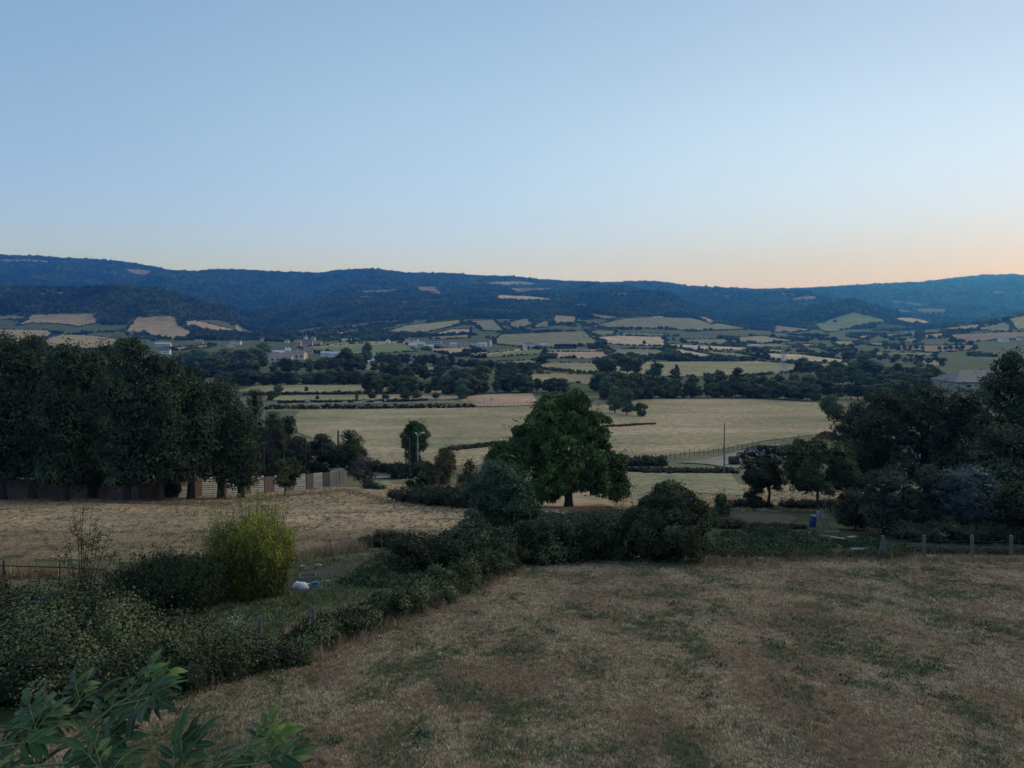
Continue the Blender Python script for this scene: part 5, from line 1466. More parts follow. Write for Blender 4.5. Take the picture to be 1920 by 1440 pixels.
def house(px, row, wpx, h, rise, rz, wm, rm, label, name='house', dk=.6, win=0, door=True, chim=True, Y=None, lift=0.0):
    x, Yh = G(px, row)
    if Y: Yh = Y; x = (px - 960) / FPX * Y
    w = wpx / FPX * Yh; d = w * dk
    t = empty(name, (x, Yh, tz(x, Yh) + lift), rz)
    wl_, rf = gable(w, d, h, rise)
    link('walls', mesh_of('walls', wl_, [wm]), t); ro = link('roof', mesh_of('roof', rf, [rm]), t)
    if chim: link('chimney', mesh_of('chimney', [box((w * .28, 0, h + rise + .3), (.8, .8, 1.4)), box((w * .28, 0, h + rise + 1.05), (.95, .95, .12))], [wm]), ro)
    if win:
        for k in range(win):
            wx = -w / 2 + w * (k + .5) / win
            f = link('window', mesh_of('window', [box((wx, -d / 2 - .03, h * .55), (w / win * .42, .08, h * .32))], [DARK]), t)
    if door: link('door', mesh_of('door', [box((w * .12, -d / 2 - .04, 1.05), (1.1, .1, 2.1))], [TILE]), t)
    return tag(t, label, 'house' if name in ('house', 'farmhouse', 'cottage') else name.split('_')[-1])

house(991, 652, 19, 5, 3.2, .5, WHITE, SLATE, "white gabled farmhouse left of the long dark barn", 'farmhouse', .55, 4)
house(984, 651, 7, 4.0, 2.2, 1.3, WHITE, SLATE, "low white wing at the left end of the farmhouse", 'cottage', .8, 0)
house(1019, 652, 12, 4.4, 2.0, .1, CREAM, METR, "small pale shed between farmhouse and barn", 'farm_shed', .5, 2, True, False)
# long barn, open fronted
x, Y = G(1060, 653.5)
t = empty('long_barn', (x, Y, tz(x, Y))); w = 40 / FPX * Y
tag(t, "long dark open-fronted barn with a pale metal roof", 'barn')
link('roof', mesh_of('roof', [box((0, 0, 6.4), (w + 1.5, 16, .35), 0, 0, .5, -.09)], [METR]), t)
link('back_wall', mesh_of('back_wall', [box((0, 6.5, 2.6), (w, .3, 6.6))], [DARK]), t)
for sx in (-1, 1): link('end_wall', mesh_of('end_wall', [box((sx * w / 2, 0, 2.6), (.3, 13, 6.4))], [DARK]), t)
for k in range(9): link('column', mesh_of('column', [box((-w / 2 + w * (k + .0) / 8, -6.4, 2.6), (.5, .5, 6.4))], [DSTEEL]), t)
for k in range(5): link('hay_stack', mesh_of('hay_stack', [box((-w * .35 + w * .17 * k, 3, 1.2 + .3 * (k % 2)), (w * .12, 4, 3 + (k % 3)))], [TILE]), t)
# village
V_ = [(774, 652, 16, 4.5, 2, .1, WHITE, METR, "white walled workshop at the left end of the far village"),
      (790, 650, 14, 4.5, 2, -.1, CREAM, METR, "pale grey-roofed building second from the left in the village"),
      (804, 655, 18, 4.6, 2, .1, WHITE, METR, "pale blue-roofed hall in front in the far village"),
      (818, 645, 20, 5, 3, .0, CREAM, SLATE, "tall slate-roofed house behind the pale blue hall"),
      (838, 649, 15, 4.5, 2.2, .3, CREAM, SLATE, "dark roofed house in the middle of the village"),
      (852, 650, 16, 4.4, 2, -.2, WHITE, METR, "small white-walled house right of the dark roofed one"),
      (868, 651, 22, 4.8, 2.6, .05, CREAM, TILE, "wide brown-roofed farm building in the village"),
      (889, 648, 14, 4.6, 2.0, .2, WHITE, SLATE, "white house left of the village silo"),
      (905, 650, 15, 4.6, 1.8, -.1, WHITE, METR, "white shed beside the village silo")]
for k, (px, row, wp, h, r_, rz, wm, rm, lab) in enumerate(V_):
    house(px, row, wp, h, r_, rz, wm, rm, lab, 'house' if k % 2 else 'cottage', .5, 3, True, k % 2 == 0)
q = on(920, 650)
tag(link('silo', mesh_of('silo', [tube([(0, 0, -1), (0, 0, 8.5), (0, 0, 9.6)], [1.6, 1.6, .5], 12), tube([(1.8, 0, 0), (1.8, 0, 9)], .12, 4)], [WHITE]), None, tuple(q)), "slim white silo at the right end of the village", 'silo')
house(764, 640, 8, 4, 1.8, .2, WHITE, SLATE, "tiny white house behind the left end of the village", 'cottage', .7, 2)
house(780, 641, 8, 4, 1.8, -.2, WHITE, SLATE, "tiny white house behind the workshop", 'cottage', .7, 2)
house(800, 638, 6, 4, 1.8, .2, CREAM, SLATE, "tiny pale cottage at the back of the village", 'cottage', .7, 1)
house(1095, 634, 3, 3, 1.4, .2, WHITE, SLATE, "tiny white hut at the corner of the grey pasture", 'cottage', .7, 1)
house(786, 622, 4, 3, 1.6, .2, WHITE, TILE, "tiny white hut in the sloping field above the village", 'cottage', .7, 1)
# manor and neighbours
house(559, 649, 12, 7.5, 2.6, 0, PINKW, TILE, "pink block at the left end of the manor group", 'manor_house', .8, 3)
house(576, 648, 20, 6.5, 3.5, .1, PINKW, SLATE, "dark roofed central range of the manor group", 'manor_house', .5, 5)
house(596, 649, 14, 6, 2.5, -.1, PINKW, TILE, "pink block at the right end of the manor group", 'manor_house', .6, 3)
house(573, 643, 5, 11, 3, .0, WHITE, SLATE, "narrow pale tower behind the manor", 'manor_tower', 1.0, 1, False)
house(601, 634, 11, 6, 3, .3, CREAM, TILE, "pale house on the slope behind the manor", 'house', .7, 3)
house(588, 640, 7, 6, 3, -.3, CREAM, TILE, "small pale house squeezed behind the manor roofs", 'house', .7, 2)
house(492, 640, 6, 4.5, 2, .3, WHITE, SLATE, "small white house alone among trees at the valley mouth", 'house', .7, 2)
house(538, 643, 8, 4.5, 2, .1, WHITE, SLATE, "pale house left of the pink manor block", 'house', .7, 2)
house(650, 641, 18, 4, 1.6, .05, WHITE, METR, "long low pale shed right of the manor, left one", 'farm_shed', .3, 4, True, False)
house(666, 640, 16, 4, 1.6, -.05, WHITE, METR, "long low pale shed right of the manor, right one", 'farm_shed', .3, 4, True, False)
house(727, 644, 9, 4.5, 2.4, 1.4, WHITE, SLATE, "small white gable in front of the dark copse", 'house', .8, 1)
# factory
F_ = [(505, 676, 34, 6, 2.2, .25, CREAM, SLATE, "low grey factory hall, leftmost of the factory"),
      (528, 680, 40, 6, 2.4, .15, CREAM, TILE, "broad pinkish-grey factory roof in front"),
      (522, 671, 34, 6, 2.0, .15, CREAM, METR, "pale factory roof at the back left"),
      (553, 674, 36, 6.5, 2.4, .1, CREAM, TILE, "wide pinkish factory roof on the right"),
      (545, 669, 24, 7, 2.0, .1, CREAM, SLATE, "bluish factory roof beside the white tanks"),
      (566, 671, 18, 5, 2.0, -.1, CREAM, TILE, "small brown roof at the right end of the factory")]
for px, row, wp, h, r_, rz, wm, rm, lab in F_: house(px, row, wp, h, r_, rz, wm, rm, lab, 'factory_hall', .55, 4, True, False)
for px, lab in ((536.5, "white pointed tank on the factory, left one"), (542.5, "white pointed tank on the factory, right one")):
    q = on(px, 673)
    tag(link('storage_tank', mesh_of('storage_tank', [tube([(0, 0, -1), (0, 0, 10.5), (0, 0, 12.5)], [1.5, 1.5, .2], 10), tube([(1.55, 0, 0), (1.55, 0, 10)], .1, 4)], [WHITE]), None, tuple(q)), lab, 'tank')
house(578, 663, 16, 5, 3.4, .2, CREAM, TILE, "hip-like brown roofed house above the factory", 'house', .8, 3)
house(610, 668, 16, 4, 1.4, .1, WHITE, METR, "low white roofed shed in front of the green meadow, left", 'farm_shed', .4, 3, True, False)
house(628, 669, 20, 4, 1.4, .0, WHITE, METR, "low white roofed shed in front of the green meadow, right", 'farm_shed', .4, 3, True, False)
house(688, 678, 10, 4.5, 2.8, 1.35, WHITE, SLATE, "white gabled house in the tree belt, left one", 'house', .9, 2)
house(699, 677, 10, 4.5, 2.8, 1.2, WHITE, SLATE, "white gabled house in the tree belt, right one", 'house', .9, 2)
house(766, 680, 9, 4.5, 2.4, 1.3, WHITE, SLATE, "white gable showing between belt trees, left one", 'house', .9, 2)
house(778, 681, 11, 4.5, 2.4, .2, WHITE, METR, "white gable showing between belt trees, right one", 'house', .6, 2)
# left valley
house(306, 650, 28, 4.6, 2.0, .08, CREAM, METR, "long pale barn at the foot of the left hill", 'barn', .3, 6, True, False)
house(373, 647, 15, 6, 3, .25, PINKW, TILE, "square pink house at the foot of the left hill", 'house', .7, 3)
house(431, 657, 13, 4.6, 3.2, .9, PINKW, TILE, "pale pink gabled house above the poplars", 'house', .8, 2)
house(436, 645, 9, 4.5, 2.4, .3, WHITE, SLATE, "white cottage under the steep end of the left hill", 'cottage', .7, 2)
house(448, 646, 9, 4.5, 2.4, -.2, WHITE, SLATE, "grey roofed cottage right of the white one under the hill", 'cottage', .7, 2)
house(310, 664, 18, 4.5, 2.2, .1, WHITE, SLATE, "slate roofed buildings behind the big tree at left", 'farm_shed', .5, 3)
# right
house(1881, 641, 17, 5, 3.4, .35, WHITE, SLATE, "white farmhouse on the right hand slope", 'farmhouse', .6, 3)
house(1912, 638, 9, 4.5, 2.4, -.2, WHITE, SLATE, "small white house right of the white farmhouse", 'cottage', .7, 2)
house(1415, 652, 16, 3.6, 1.2, .02, WHITE, METR, "long white greenhouse left of the pylon top", 'greenhouse', .3, 5, True, False)
house(1234, 596, 18, 3, 1.2, .02, WHITE, METR, "long white shed at the edge of the round hill wood", 'farm_shed', .25, 4, True, False)
house(872, 562, 6, 5, 2, .1, WHITE, SLATE, "white speck of a house high in the central woods", 'house', .7, 1)
# near barn with the grey roof: long shallow roof, hipped left end
x = (1830 - 960) / FPX * 330; Y = 330.0; g = tz(x, Y)
t = empty('grey_barn', (x, Y, g), .03)
hw, hd, ez, rz_ = 14.0, 9.0, (HOR - 713) / FPX * Y - g, (HOR - 691) / FPX * (Y + 9) - g
V = np.array([[-hw, -hd, -1], [hw, -hd, -1], [hw, hd, -1], [-hw, hd, -1], [-hw, -hd, ez], [hw, -hd, ez], [hw, hd, ez], [-hw, hd, ez]])
link('walls', mesh_of('walls', [(V, BOXF, 0, .5)], [plain_mat('grey_barn_wall', (.3, .28, .24), (.4, .38, .33), .8)]), t)
V = np.array([[-hw - .6, -hd - .6, ez], [hw + .6, -hd - .6, ez], [hw + .6, hd + .6, ez], [-hw - .6, hd + .6, ez], [-hw + 7.0, 0, rz_], [hw, 0, rz_]])
V2 = np.concatenate([V, V[:4] - [0, 0, .4]])
rf = link('roof', mesh_of('roof', [(V2, np.array([[0, 1, 5, 4], [2, 3, 4, 5], [0, 6, 7, 1], [1, 7, 8, 2], [2, 8, 9, 3], [3, 9, 6, 0], [6, 9, 8, 7]]), 0, .5), (V2, np.array([[3, 0, 4], [1, 2, 5]]), 0, .5)], [SLATE]), t)
link('gutter', mesh_of('gutter', [tube([(-hw - .6, -hd - .72, ez - .1), (hw + .6, -hd - .72, ez - .1)], .14, 6)], [DSTEEL]), rf)
for k in range(4): link('window', mesh_of('window', [box((-hw + 5 + k * 6, -hd - .04, ez - 1.6), (2, .12, 1.0))], [DARK]), t)
tag(t, "large barn with a wide grey roof behind the right hand trees", 'barn')
# pale farm buildings half hidden behind the right hand trees
for px, Y, wm_, h, lab in ((1720, 150, 11, 5.4, "pale shed glimpsed through the left half of the right trees"), (1835, 145, 16, 6.0, "pale wall glimpsed through the trees under the grey roof")):
    x = (px - 960) / FPX * Y
    t = empty('pale_shed', (x, Y, tz(x, Y)), .1)
    wl_, rf = gable(wm_, 7, h, 1.6)
    link('walls', mesh_of('walls', wl_, [WHITE]), t); link('roof', mesh_of('roof', rf, [METR]), t)
    link('door', mesh_of('door', [box((0, -3.55, 1.4), (2.8, .1, 2.9))], [DARK]), t)
    tag(t, lab, 'shed')
# skyline farm houses
for k, px in enumerate((957, 966, 974)):
    house(px, 531, 4, 5, 2.5, .3 * k, CREAM, TILE, "tiny farm roof on the central skyline field, %s from the left" % nth(k + 1), 'farm_shed', .7, 1, True, False)

# ------------------------------------------------------------------ farmyard things
q = on(1418, 856)
t = empty('greenhouse_tunnel', tuple(q), .15)
n = 9; w, L, h = 1.5, 3.4, 1.5
V = []
for yy in (-L / 2, L / 2):
    for k in range(n):
        a = math.pi * k / (n - 1); V.append([math.cos(a) * w, yy, max(math.sin(a), 0) * h])
F = [[k, k + 1, n + k + 1, n + k] for k in range(n - 1)]
link('cover', mesh_of('cover', [(np.array(V), np.array(F), 0, .5)], [WPLAS]), t)
link('end_sheet', mesh_of('end_sheet', [(np.array(V[:n]), np.array([[0, k, k + 1] for k in range(1, n - 1)]), 0, .5)], [WPLAS]), t)
for yy in (-L / 2, 0, L / 2): link('hoop', mesh_of('hoop', [tube([[math.cos(a) * (w + .03), yy, math.sin(a) * (h + .03)] for a in np.linspace(0, math.pi, 9)], .03, 4)], [GALV]), t)
tag(t, "pale blue-white plastic tunnel cover in the yard behind the fruit trees", 'tunnel')
t = empty('white_van', tuple(on(1446, 849)), .1)
link('body', mesh_of('body', [box((0, 0, .75), (3.6, 1.6, .9)), box((.4, 0, 1.4), (2.5, 1.5, .6))], [WPLAS]), t)
link('window', mesh_of('window', [box((.4, -.76, 1.42), (2.1, .04, .4))], [DARK]), t)
for sx in (-1.1, 1.1):
    for sy in (-.75, .75): link('wheel', mesh_of('wheel', [tube([(sx, sy - .1, .3), (sx, sy + .1, .3)], .3, 10)], [DSTEEL]), t)
tag(t, "low white vehicle parked right of the plastic tunnel", 'vehicle')
r = np.random.default_rng(61)
C = np.column_stack([r.normal(0, 1.6, 60), r.normal(0, 1.0, 60), np.zeros(60)]); C[:, 2] = 1.5 * np.exp(-(C[:, 0] / 2.1) ** 2) * r.uniform(.2, 1, 60)
q = on(1555, 823)
o = link('manure_heap', mesh_of('manure_heap', [blobs(C, r.uniform(.35, .8, (60, 3)), 2, r, .2)], [MANU], False), None, tuple(q))
tag(o, "red-brown manure heap at the right end of the mown field", 'heap')
q = on(1577, 820)
V, F, a_, b_ = box((0, 0, 1.4), (1.1, .8, 3.4)); V = V.copy(); V[4:, :2] *= .7; V[5, 2] -= .5
o = link('stone_pillar', mesh_of('stone_pillar', [(V, F, 0, .5), blobs(np.array([[.2, 0, 3.0], [-.2, 0, 2.8], [-.7, 0, 1.9]]), np.full((3, 3), .38), 1, r)], [STONE]), None, tuple(q))
tag(o, "leaning pale stone pillar behind the manure heap", 'pillar')
q = on(1376, 872)
o = link('straw_bale', mesh_of('straw_bale', [tube([(-.9, 0, .85), (-.85, 0, .85), (.85, 0, .85), (.9, 0, .85)], [.7, .88, .88, .7], 14), box((0, -.1, .05), (1.9, 1.5, .15))], [DSTEEL]), None, tuple(q), )
tag(o, "dark wrapped bale lying beside the utility pole", 'bale')

# pale cattle between the low hedges
def cow_mesh(seed, grazing):
    r = np.random.default_rng(seed)
    V0, F0 = ico(2)
    def el(c, s): return (V0 * np.array(s) + np.array(c), F0, 0, .5)
    hz = .55 if grazing else 1.45
    P_ = [el((0, 0, 1.05), (.95, .34, .40)), el((-.65, 0, 1.12), (.38, .33, .36)), el((.6, 0, 1.15), (.42, .31, .40)),
          tube([(.8, 0, 1.25), (1.1, 0, (hz + 1.2) / 2), (1.3, 0, hz + .05)], [.24, .18, .14], 8), el((1.42, 0, hz - .05), (.26, .12, .13)),
          tube([(1.3, .1, hz + .1), (1.25, .26, hz + .12)], [.05, .02], 5), tube([(1.3, -.1, hz + .1), (1.25, -.26, hz + .12)], [.05, .02], 5),
          tube([(-1.0, 0, 1.3), (-1.08, 0, .8), (-1.05, 0, .5)], [.04, .025, .04], 5)]
    for lx in (-.72, .66):
        for ly in (-.2, .2):
            P_.append(tube([(lx, ly, .95), (lx - .06 * np.sign(lx), ly, .5), (lx, ly, 0)], [.15, .075, .065], 7))
    return mesh_of('cow', P_, [COWH], True)
CM = [cow_mesh(1, True), cow_mesh(2, False), cow_mesh(3, True)]
for k, (px, row, rz) in enumerate([(646, 758.4, .2), (668, 759.2, 2.9), (673, 758.8, .4), (682, 757.2, 3.3), (698, 753.9, 1.4), (705, 758.6, .1), (713, 758.3, 3.0), (722, 754.8, 1.9), (764, 752.6, .3), (811, 752.8, 2.8), (922, 752.5, 2.2), (576, 756.8, .1)]):
    q = on(px, row)
    o = link('cow', CM[k % 3], None, tuple(q)); o.rotation_euler = (0, 0, rz); o.scale = (.95, .95, .95)
    tag(o, "pale cow grazing in the strip between hedges, %s from the left" % nth([11, 0, 1, 2, 3, 4, 5, 6, 7, 8, 9, 10].index(k) + 1 if k != 11 else 1) if k < 10 or k == 11 else "lone pale cow in the pinkish paddock behind the walnut tree", 'cow', "pale cattle in the valley")

# ------------------------------------------------------------------ garden things on the right
q = on(1523, 988)
V = []
for k in range(12):
    a = k / 12 * 2 * math.pi
    for z, rr in ((0, .24), (.08, .27), (.45, .28), (.82, .27), (.9, .24)): V.append([math.cos(a) * rr, math.sin(a) * rr, z])
V = np.array(V); F = [[(k % 12) * 5 + j, ((k + 1) % 12) * 5 + j, ((k + 1) % 12) * 5 + j + 1, (k % 12) * 5 + j + 1] for k in range(12) for j in range(4)]
t = empty('blue_barrel', tuple(q)); t.rotation_euler = (0, .12, 0)
t.scale = (.85, .85, .85)
link('body', mesh_of('body', [(V, np.array(F), 0, .5)], [BLUE], True), t)
link('lid', mesh_of('lid', [tube([(0, 0, .88), (0, 0, .93)], [.245, .22], 12), tube([(0, 0, .42), (0, 0, .47)], [.29, .29], 12)], [BLUE]), t)
tag(t, "upright blue plastic barrel left of the bean poles", 'barrel')
q = on(1540, 985)
gx, gy = np.meshgrid(np.linspace(0, .8, 8), np.linspace(0, .55, 6))
V = np.column_stack([gx.ravel() - .35, .05 * np.sin(gx.ravel() * 9), 1.05 - gy.ravel() * (1 - gx.ravel() * .6) - gx.ravel() * .35 + .03 * np.sin(gy.ravel() * 14)])
F = np.array([[j * 8 + i, j * 8 + i + 1, (j + 1) * 8 + i + 1, (j + 1) * 8 + i] for j in range(5) for i in range(7)])
o = link('white_sheet', mesh_of('white_sheet', [(V, F, 0, .5), (V * [1, 1, 1] + [0, .02, 0], F[:, ::-1], 0, .5)], [plain_mat('old_white_cloth', (.3, .3, .26), (.42, .42, .37), 5)], True), None, tuple(q))
tag(o, "off-white sheet draped over the bean poles", 'sheet')
q = on(1548, 1000)
bp_ = empty('bean_poles', tuple(q))
tag(bp_, "leaning stack of bare bean poles and branches under the fruit tree", 'poles')
for a, b in (((-.55, 0, 0), (.0, .3, 1.75)), ((-.3, -.2, 0), (.15, .3, 1.6)), ((.1, -.3, 0), (-.45, .4, 1.3)), ((.55, -.5, -.05), (-.3, .3, 1.1)), ((.75, -.4, -.05), (-.2, .4, 1.0)), ((.9, -.2, -.05), (-.1, .4, 1.25)), ((.35, .2, 0), (.05, .3, 1.9)), ((.1, .4, .4), (.95, .3, 1.2)), ((-.1, .1, 0), (-.15, .5, 1.5))):
    a = np.array(a); b = np.array(b)
    link('pole', mesh_of('pole', [tube([a, (a + b) / 2 + [0, 0, .03], b], [.03, .027, .02], 5)], [WOODP if PYR.random() < .6 else PBARK]), bp_)
for px, row, L, rz, lab in ((1595, 1016, .75, .1, "pale broken board lying right of the vegetable rows"), (1560, 1005, .9, -.1, "thin pale lath on the ground below the bean poles"), (1548, 1014, .8, -.5, "thin pale stick slanting among the vegetables"), (1520, 1006, .4, .6, "short pale offcut left of the bean poles"), (1572, 1018, .8, -.6, "long slanting stick between the bean poles and the board"), (1612, 1040, .9, .0, "bleached plank at the foot of the fence weeds")):
    q = on(px, row)
    o = link('board', mesh_of('board', [box((0, 0, .28), (L, .14 if 'board' in lab or 'plank' in lab else .05, .03), rz, 0, .5, .3), box((-.2 * L, .02, .12), (.04, .04, .3))], [plain_mat('bleached_board', (.2, .2, .17), (.33, .32, .28), 6)]), None, tuple(q))
    tag(o, lab, 'board')
def rag(px, row, s, mat, label, name='plastic_bag', flat=.5, cat='bag'):
    r = np.random.default_rng(int(px)); V0, F0 = ico(2)
    V = V0 * np.array([s, s * .7, s * flat]) * (1 + r.normal(0, .12, (len(V0), 1))); V[:, 2] = np.maximum(V[:, 2], -.02) 
    q = on(px, row); o = link(name, mesh_of(name, [(V + [0, 0, .04], F0, 0, .5), tube([(s * .6, 0, s * flat * .5), (s * 1.0, .05, s * flat * .9)], [.05, .02], 5)], [mat], True), None, tuple(q))
    tag(o, label, cat)
rag(1429, 1051, .2, plain_mat('dirty_white_bag', (.4, .4, .36), (.55, .55, .5), 6), "crumpled dirty white bag at the far edge of the lawn")
rag(563, 1105, .30, WPLAS, "bright white plastic sack on the grass beside the bamboo", flat=.75)
rag(566, 1064, .13, STONE, "pale stone beyond the bamboo, left one", 'pale_stone', .6, 'stone')
rag(596, 1063, .14, STONE, "pale stone beyond the bamboo, right one", 'pale_stone', .7, 'stone')
rag(694, 1066, .09, STONE, "small white stone at the edge of the small vegetable garden", 'pale_stone', .6, 'stone')
rag(613, 1092, .08, STONE, "small pale stone right of the blue hoop", 'pale_stone', .5, 'stone')
rag(1373, 1032, .08, STONE, "whitish stone among the weeds left of the vegetable rows", 'pale_stone', .6, 'stone')
rag(1345, 968, .10, STONE, "pale stone behind the walnut bank", 'pale_stone', .6, 'stone')
r = np.random.default_rng(8)
q = on(1487, 1053)
o = link('brown_cuttings', mesh_of('brown_cuttings', [leafcards(r.normal(0, 1, (500, 3)) * [.38, .2, .07] + [0, 0, .1], r.normal(0, 1, (500, 3)), .09, r, .3, 0, .8)], [leaf_mat('dead_cuttings', (.08, .035, .02), (.2, .1, .06))]), None, tuple(q))
tag(o, "small heap of reddish dead cuttings at the lawn's far edge", 'heap')
q = on(577, 1096)
t = empty('grey_box', tuple(q), .25)
for c_, s_ in (((0, .22, .17), (.55, .02, .36)), ((0, -.22, .17), (.55, .02, .36)), ((.27, 0, .17), (.02, .42, .36)), ((-.27, 0, .17), (.02, .42, .36)), ((0, 0, .01), (.52, .42, .02))):
    link('panel', mesh_of('panel', [box(c_, s_)], [plain_mat('old_cardboard', (.2, .19, .17), (.32, .3, .27), 5)]), t)
tag(t, "open grey box beside the white sack", 'box')
q = on(590, 1103)
o = link('blue_hoop', mesh_of('blue_hoop', [tube([[.13 * math.cos(a), .1 * math.cos(a) * .6, .11 + .11 * math.sin(a)] for a in np.linspace(-1.2, 4.2, 16)] , .028, 6), tube([(-.25, -.1, .05), (.1, -.15, .03), (.3, -.05, .1)], .022, 6)], [plain_mat('bright_blue_hose', (.08, .28, .62), (.12, .36, .7), 4, .4)]), None, tuple(q))
tag(o, "curl of bright blue hose on the grass right of the white sack", 'hose')
# bean stakes in the small garden
for k, (px, row, h, ln) in enumerate([(694, 1040, .95, .1), (700, 1042, .98, -.12), (715, 1034, .9, 0), (742, 1035, .85, .03), (768, 1036, .75, .02), (808, 1034, .7, 0), (830, 1040, .8, -.05), (846, 1038, .75, .04)]):
    q = on(px, row)
    o = link('bean_stake', mesh_of('bean_stake', [tube([(0, 0, -.05), (ln * .5 + .01, 0, h * .5), (ln, 0, h)], [.016, .014, .009], 5), tube([(ln * .5 - .05, 0, h * .55), (ln * .5 + .06, .02, h * .6)], .008, 4)], [PBARK if k != 1 else WOODP]), None, tuple(q))
    tag(o, "thin stake at the back of the small vegetable garden, %s from the left" % nth(k + 1), 'stake', "stakes of the small vegetable garden")

# vegetable plants, one by one
def plant_mesh(seed, n=150, w=.3, h=.38, leaf=.085):
    r = np.random.default_rng(seed)
    a = r.random(n) * 6.283; q = np.sqrt(r.random(n)) * w
    z = h * (1 - (q / w) ** 2 * .6) * r.uniform(.35, 1.05, n)
    pt = np.stack([np.cos(a) * q, np.sin(a) * q, z], 1); nn = np.stack([np.cos(a) * q * 1.5, np.sin(a) * q * 1.5, np.full(n, .4)], 1)
    st = [tube([(0, 0, -.02), pt[k] * .6, pt[k]], [.008, .006, .004], 3) for k in range(0, n, 14)]
    return mesh_of('potato_plant', [leafcards(pt, nn, leaf * r.uniform(.6, 1.3, n), r, .6, .3, .5)] + [(s_[0], s_[1], 0, .6) for s_ in st], [L_VEG])
PM = [plant_mesh(70 + k) for k in range(5)]
def plants(rows, n, label, group, jx=6, jr=1.2, sc_=1.0):
    for ri, (x0, r0, x1, r1) in enumerate(rows):
        for k in range(n):
            f = (k + .5) / n
            q = on(x0 + (x1 - x0) * f + PYR.uniform(-jx, jx), r0 + (r1 - r0) * f + PYR.uniform(-jr, jr))
            o = link('potato_plant', PYR.choice(PM), None, tuple(q)); s_ = sc_ * PYR.uniform(.75, 1.3)
            o.scale = (s_, s_, s_ * PYR.uniform(.8, 1.3)); o.rotation_euler = (0, 0, PYR.random() * 6.28)
            tag(o, label + ', %s row from the near side' % nth(ri + 1), 'plant', group)
plants([(1345, 1038, 1560, 1038), (1340, 1027, 1600, 1026), (1350, 1016, 1640, 1017), (1345, 1006, 1520, 1006), (1400, 998, 1480, 998)], 20, "leafy potato plant beyond the lawn's right half", "potato plants beyond the lawn", 7, 1.5, 1.0)
plants([(1580, 1040, 1690, 1036), (1600, 1028, 1660, 1028)], 9, "leafy weed clump by the left fence post", "weed clumps by the left fence post", 7, 2, 1.1)
plants([(690, 1052, 850, 1050), (680, 1062, 850, 1062), (670, 1074, 830, 1076), (660, 1086, 800, 1090), (640, 1098, 760, 1104)][::-1], 14, "leafy plant in the small garden behind the diagonal hedge", "plants of the small vegetable garden", 8, 3, .75)

# ------------------------------------------------------------------ grass
def tuft(seed, n, h, spreadr, wid, lean, stops):
    r = np.random.default_rng(seed)
    P_ = []
    a = r.random(n) * 6.283; q = r.random(n) * spreadr
    b = np.stack([np.cos(a) * q, np.sin(a) * q, np.full(n, -.005)], 1)
    d = np.stack([np.cos(a + r.normal(0, .8, n)) * lean * r.uniform(.3, 1.3, n), np.sin(a + r.normal(0, .8, n)) * lean * r.uniform(.3, 1.3, n), r.uniform(.5, 1.0, n)], 1)
    L = h * r.uniform(.5, 1.2, n)[:, None]
    s = np.cross(d, [0, 0, 1.0]); s /= np.linalg.norm(s, axis=1)[:, None] + 1e-6
    m = b + d * L * .55; t_ = b + d * L; t_[:, 2] -= (L[:, 0]) * .18 * lean
    V = np.stack([b - s * wid, b + s * wid, m + s * wid * .8, t_, m - s * wid * .8], 1)
    Vq = V[:, [0, 1, 2, 4]].reshape(-1, 3); Vt = V[:, [4, 2, 3]].reshape(-1, 3)
    val = r.random(n)
    return [(Vq, np.arange(n * 4).reshape(n, 4), 0, val), (Vt, np.arange(n * 3).reshape(n, 3), 0, val)]
G_DRY = leaf_mat('straw_blades', (0.19, 0.125, 0.075), (0.66, 0.47, 0.30), .9, .35)
G_GRN = leaf_mat('green_blades', (0.055, 0.07, 0.03), (0.17, 0.18, 0.085), .8, .3)
G_BRN = leaf_mat('brown_blades', (0.13, 0.08, 0.05), (0.44, 0.30, 0.195), .9, .3)
G_RED = leaf_mat('rusty_blades', (0.13, 0.075, 0.045), (0.36, 0.25, 0.16), .9, .25)
TD = [proto('dry_tuft', tuft(800 + k, 22, .085, .09, .0035, 1.0, 0), [G_DRY]) for k in range(3)] + [proto('green_tuft', tuft(810 + k, 22, .08, .08, .004, .9, 0), [G_GRN]) for k in range(2)] + [proto('brown_tuft', tuft(815 + k, 22, .07, .09, .0035, 1.1, 0), [G_BRN]) for k in range(2)]
TT = [proto('tall_tuft', tuft(820 + k, 26, .55, .12, .005, .35, 0), [G_DRY if k < 2 else G_RED]) for k in range(4)]
WD = [proto('weed', [leafcards(np.random.default_rng(830 + k).normal(0, 1, (50, 3)) * [.09, .09, .02] + [0, 0, .045], np.tile([0, 0, 1.0], (50, 1)), .075, np.random.default_rng(840 + k), .45, .1, .5)], [L_VEG]) for k in range(2)]
LAWN_OUT = P("-400 1048 300 1050 560 1040 700 1010 860 1002 960 1035 940 1066 880 1095 760 1150 640 1195 560 1225 480 1245 330 1290 200 1345 100 1400 -400 1440")
